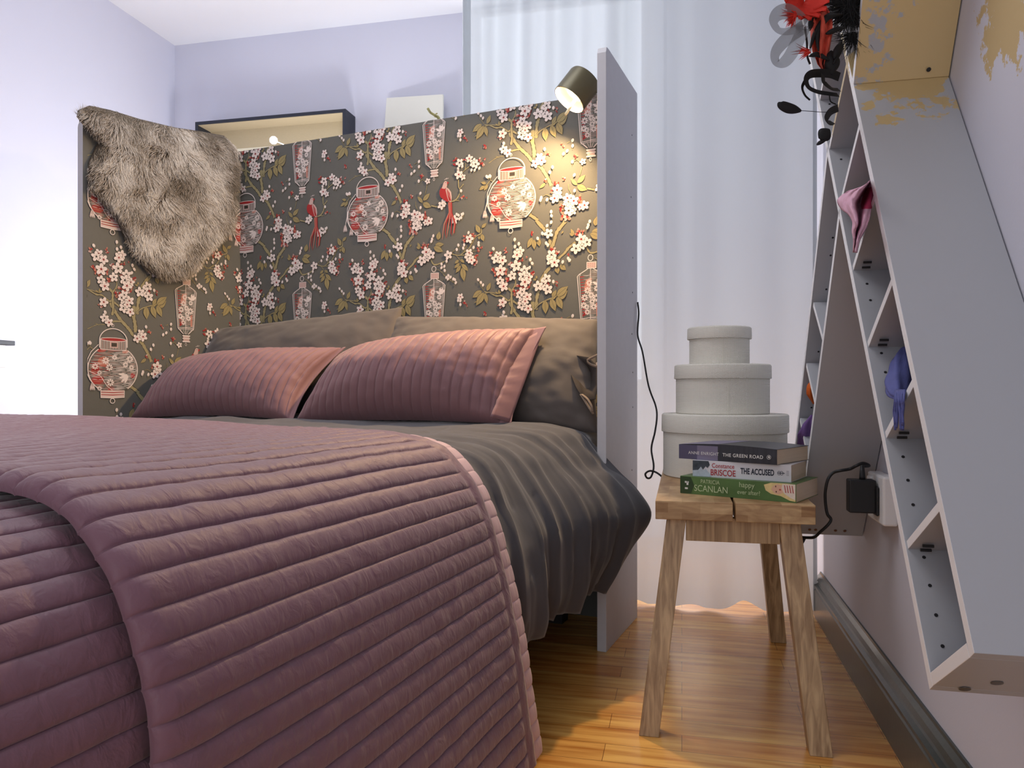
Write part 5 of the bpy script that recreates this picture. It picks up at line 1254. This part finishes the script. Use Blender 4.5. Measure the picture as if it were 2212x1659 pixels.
for k in range(9):   # red feather flower as curved petals
    a = math.radians(150+k*26); b = MB(); c = Z6(480, 40, .20); rows = []
    d = Vector((math.cos(a), -.25, math.sin(a)*.9)); sd = Vector((-math.sin(a), .2, math.cos(a)))
    for t in (0, .3, .6, .85, 1): rows.append([c+d*.034*t+sd*(s*.011*math.sin(math.pi*min(1, t*.8+.15)))+Vector((0, -.008*t*t, .002*math.sin(s*5+t*9))) for s in (-1, -.6, -.2, .2, .6, 1)])
    b.grid(rows); b.build('petal', m_redf, gf, smooth=True, solid=.0006)
feather_burst(gf, 'red_fringe', 430, 110, .19, 60, .012, .026, 130, 260, m_redf, .0009)
feather_burst(gf, 'red_fringe', 540, 400, .21, 14, .012, .03, 160, 215, m_redf, .0009)
bf = thing('fascinator', Z6(830, 150, .22), 'black feather fascinator with fine fluff at the top edge of the picture', 'fascinator')
feather_burst(bf, 'feather_fluff', 850, 90, .23, 520, .02, .055, 0, 360, m_fea, .0005, .8)
feather_burst(bf, 'feather_fluff', 850, 20, .23, 420, .02, .055, 0, 360, m_fea, .0006, .8)
feather_burst(bf, 'feather_fluff', 880, 260, .24, 160, .015, .05, 200, 340, m_fea, .0005, .8)
def quill(parent, pts, wmax, m_=m_fea):
    q = catmull(pts, 6); b = MB(); rows = []
    for i, p in enumerate(q):
        t = i/(len(q)-1); tg = (q[min(i+1, len(q)-1)]-q[max(0, i-1)]).normalized(); sd = tg.cross(Vector((0, 1, 0))).normalized(); w_ = wmax*math.sin(math.pi*min(.999, t*.93+.04))**.8
        rows.append([p-sd*w_, p+Vector((0, -.0015, 0)), p+sd*w_])
    b.grid(rows); return b.build('quill', m_, parent, smooth=True, solid=.0008)
for pts, wm in ((((700, 20, .2), (650, 25, .2), (600, 5, .2)), .004), (((790, 110, .21), (690, 130, .2), (620, 200, .2), (600, 300, .2), (606, 400, .2)), .005), (((760, 80, .21), (660, 140, .2), (580, 260, .2), (540, 380, .2)), .004), (((820, 215, .21), (760, 225, .21), (700, 250, .2), (660, 265, .2)), .004),
                (((660, 55, .21), (630, 70, .2), (605, 80, .2)), .004), (((595, 120, .2), (555, 160, .2), (535, 240, .2)), .005), (((790, 320, .22), (745, 400, .21), (725, 460, .21)), .005)):
    quill(bf, [Z6(*p) for p in pts], wm)
cf = thing('fascinator', Z6(700, 560, .22), 'black curled-ribbon fascinator with a feather on a long wire, below the coral one', 'fascinator')
wv2 = Vector((0, .013, 0))
ribbon(cf, [Z6(*p) for p in ((770, 600, .23), (700, 575, .22), (610, 570, .21), (540, 580, .20), (510, 620, .195), (530, 680, .195), (600, 715, .2), (690, 730, .21), (760, 740, .22))], wv2, m_ribb)
ribbon(cf, [Z6(*p) for p in ((640, 580, .21), (650, 640, .2), (710, 690, .205), (770, 700, .22))], wv2, m_ribb)
ribbon(cf, [Z6(*p) for p in ((505, 620, .20), (480, 680, .2), (500, 740, .2), (540, 780, .2))], wv2*.5, m_ribb)
ribbon(cf, [Z6(*p) for p in ((760, 840, .235), (700, 870, .225), (670, 920, .22), (690, 960, .225), (715, 950, .23))], wv2, m_ribb)
b = MB(); rows = []
for t in [i/10 for i in range(11)]:
    w_ = .0135*math.sin(math.pi*(.03+t*.94))**.9; c = Z6(705, 395+185*t, .22)
    rows.append([c+Vector((w_*math.cos(a), w_*.6*math.sin(a), 0)) for a in [2*math.pi*k/16 for k in range(17)]])
b.grid(rows); b.build('feather_bud', m_fea, cf, smooth=True)
quill(cf, [Z6(720, 500, .21), Z6(770, 400, .215), Z6(800, 340, .22)], .004)
quill(cf, [Z6(690, 470, .21), Z6(600, 425, .205), Z6(530, 440, .2)], .004)
quill(cf, [Z6(470, 864, .20), Z6(420, 852, .198), Z6(365, 840, .194), Z6(315, 820, .19), Z6(290, 800, .19)], .0082)
quill(cf, [Z6(690, 1010, .22), Z6(650, 1050, .22), Z6(612, 1085, .22)], .011); quill(cf, [Z6(665, 1090, .22), Z6(620, 1110, .22), Z6(590, 1130, .22)], .003)
b = MB(); b.tube(catmull([Z6(465, 862, .20), Z6(560, 868, .21), Z6(660, 874, .22), Z6(760, 860, .235)], 5), .0005, 5); b.tube(catmull([Z6(690, 740, .225), Z6(700, 790, .225), Z6(740, 812, .23)], 5), .001, 5)
b.build('wire', m_fea, cf)
b = MB(); b.tube(catmull([Z6(500, 210, .22), Z6(515, 330, .22), Z6(520, 440, .222), Z6(540, 500, .225)], 5), .0016, 6); b.build('hair_band', m_fea, gf)
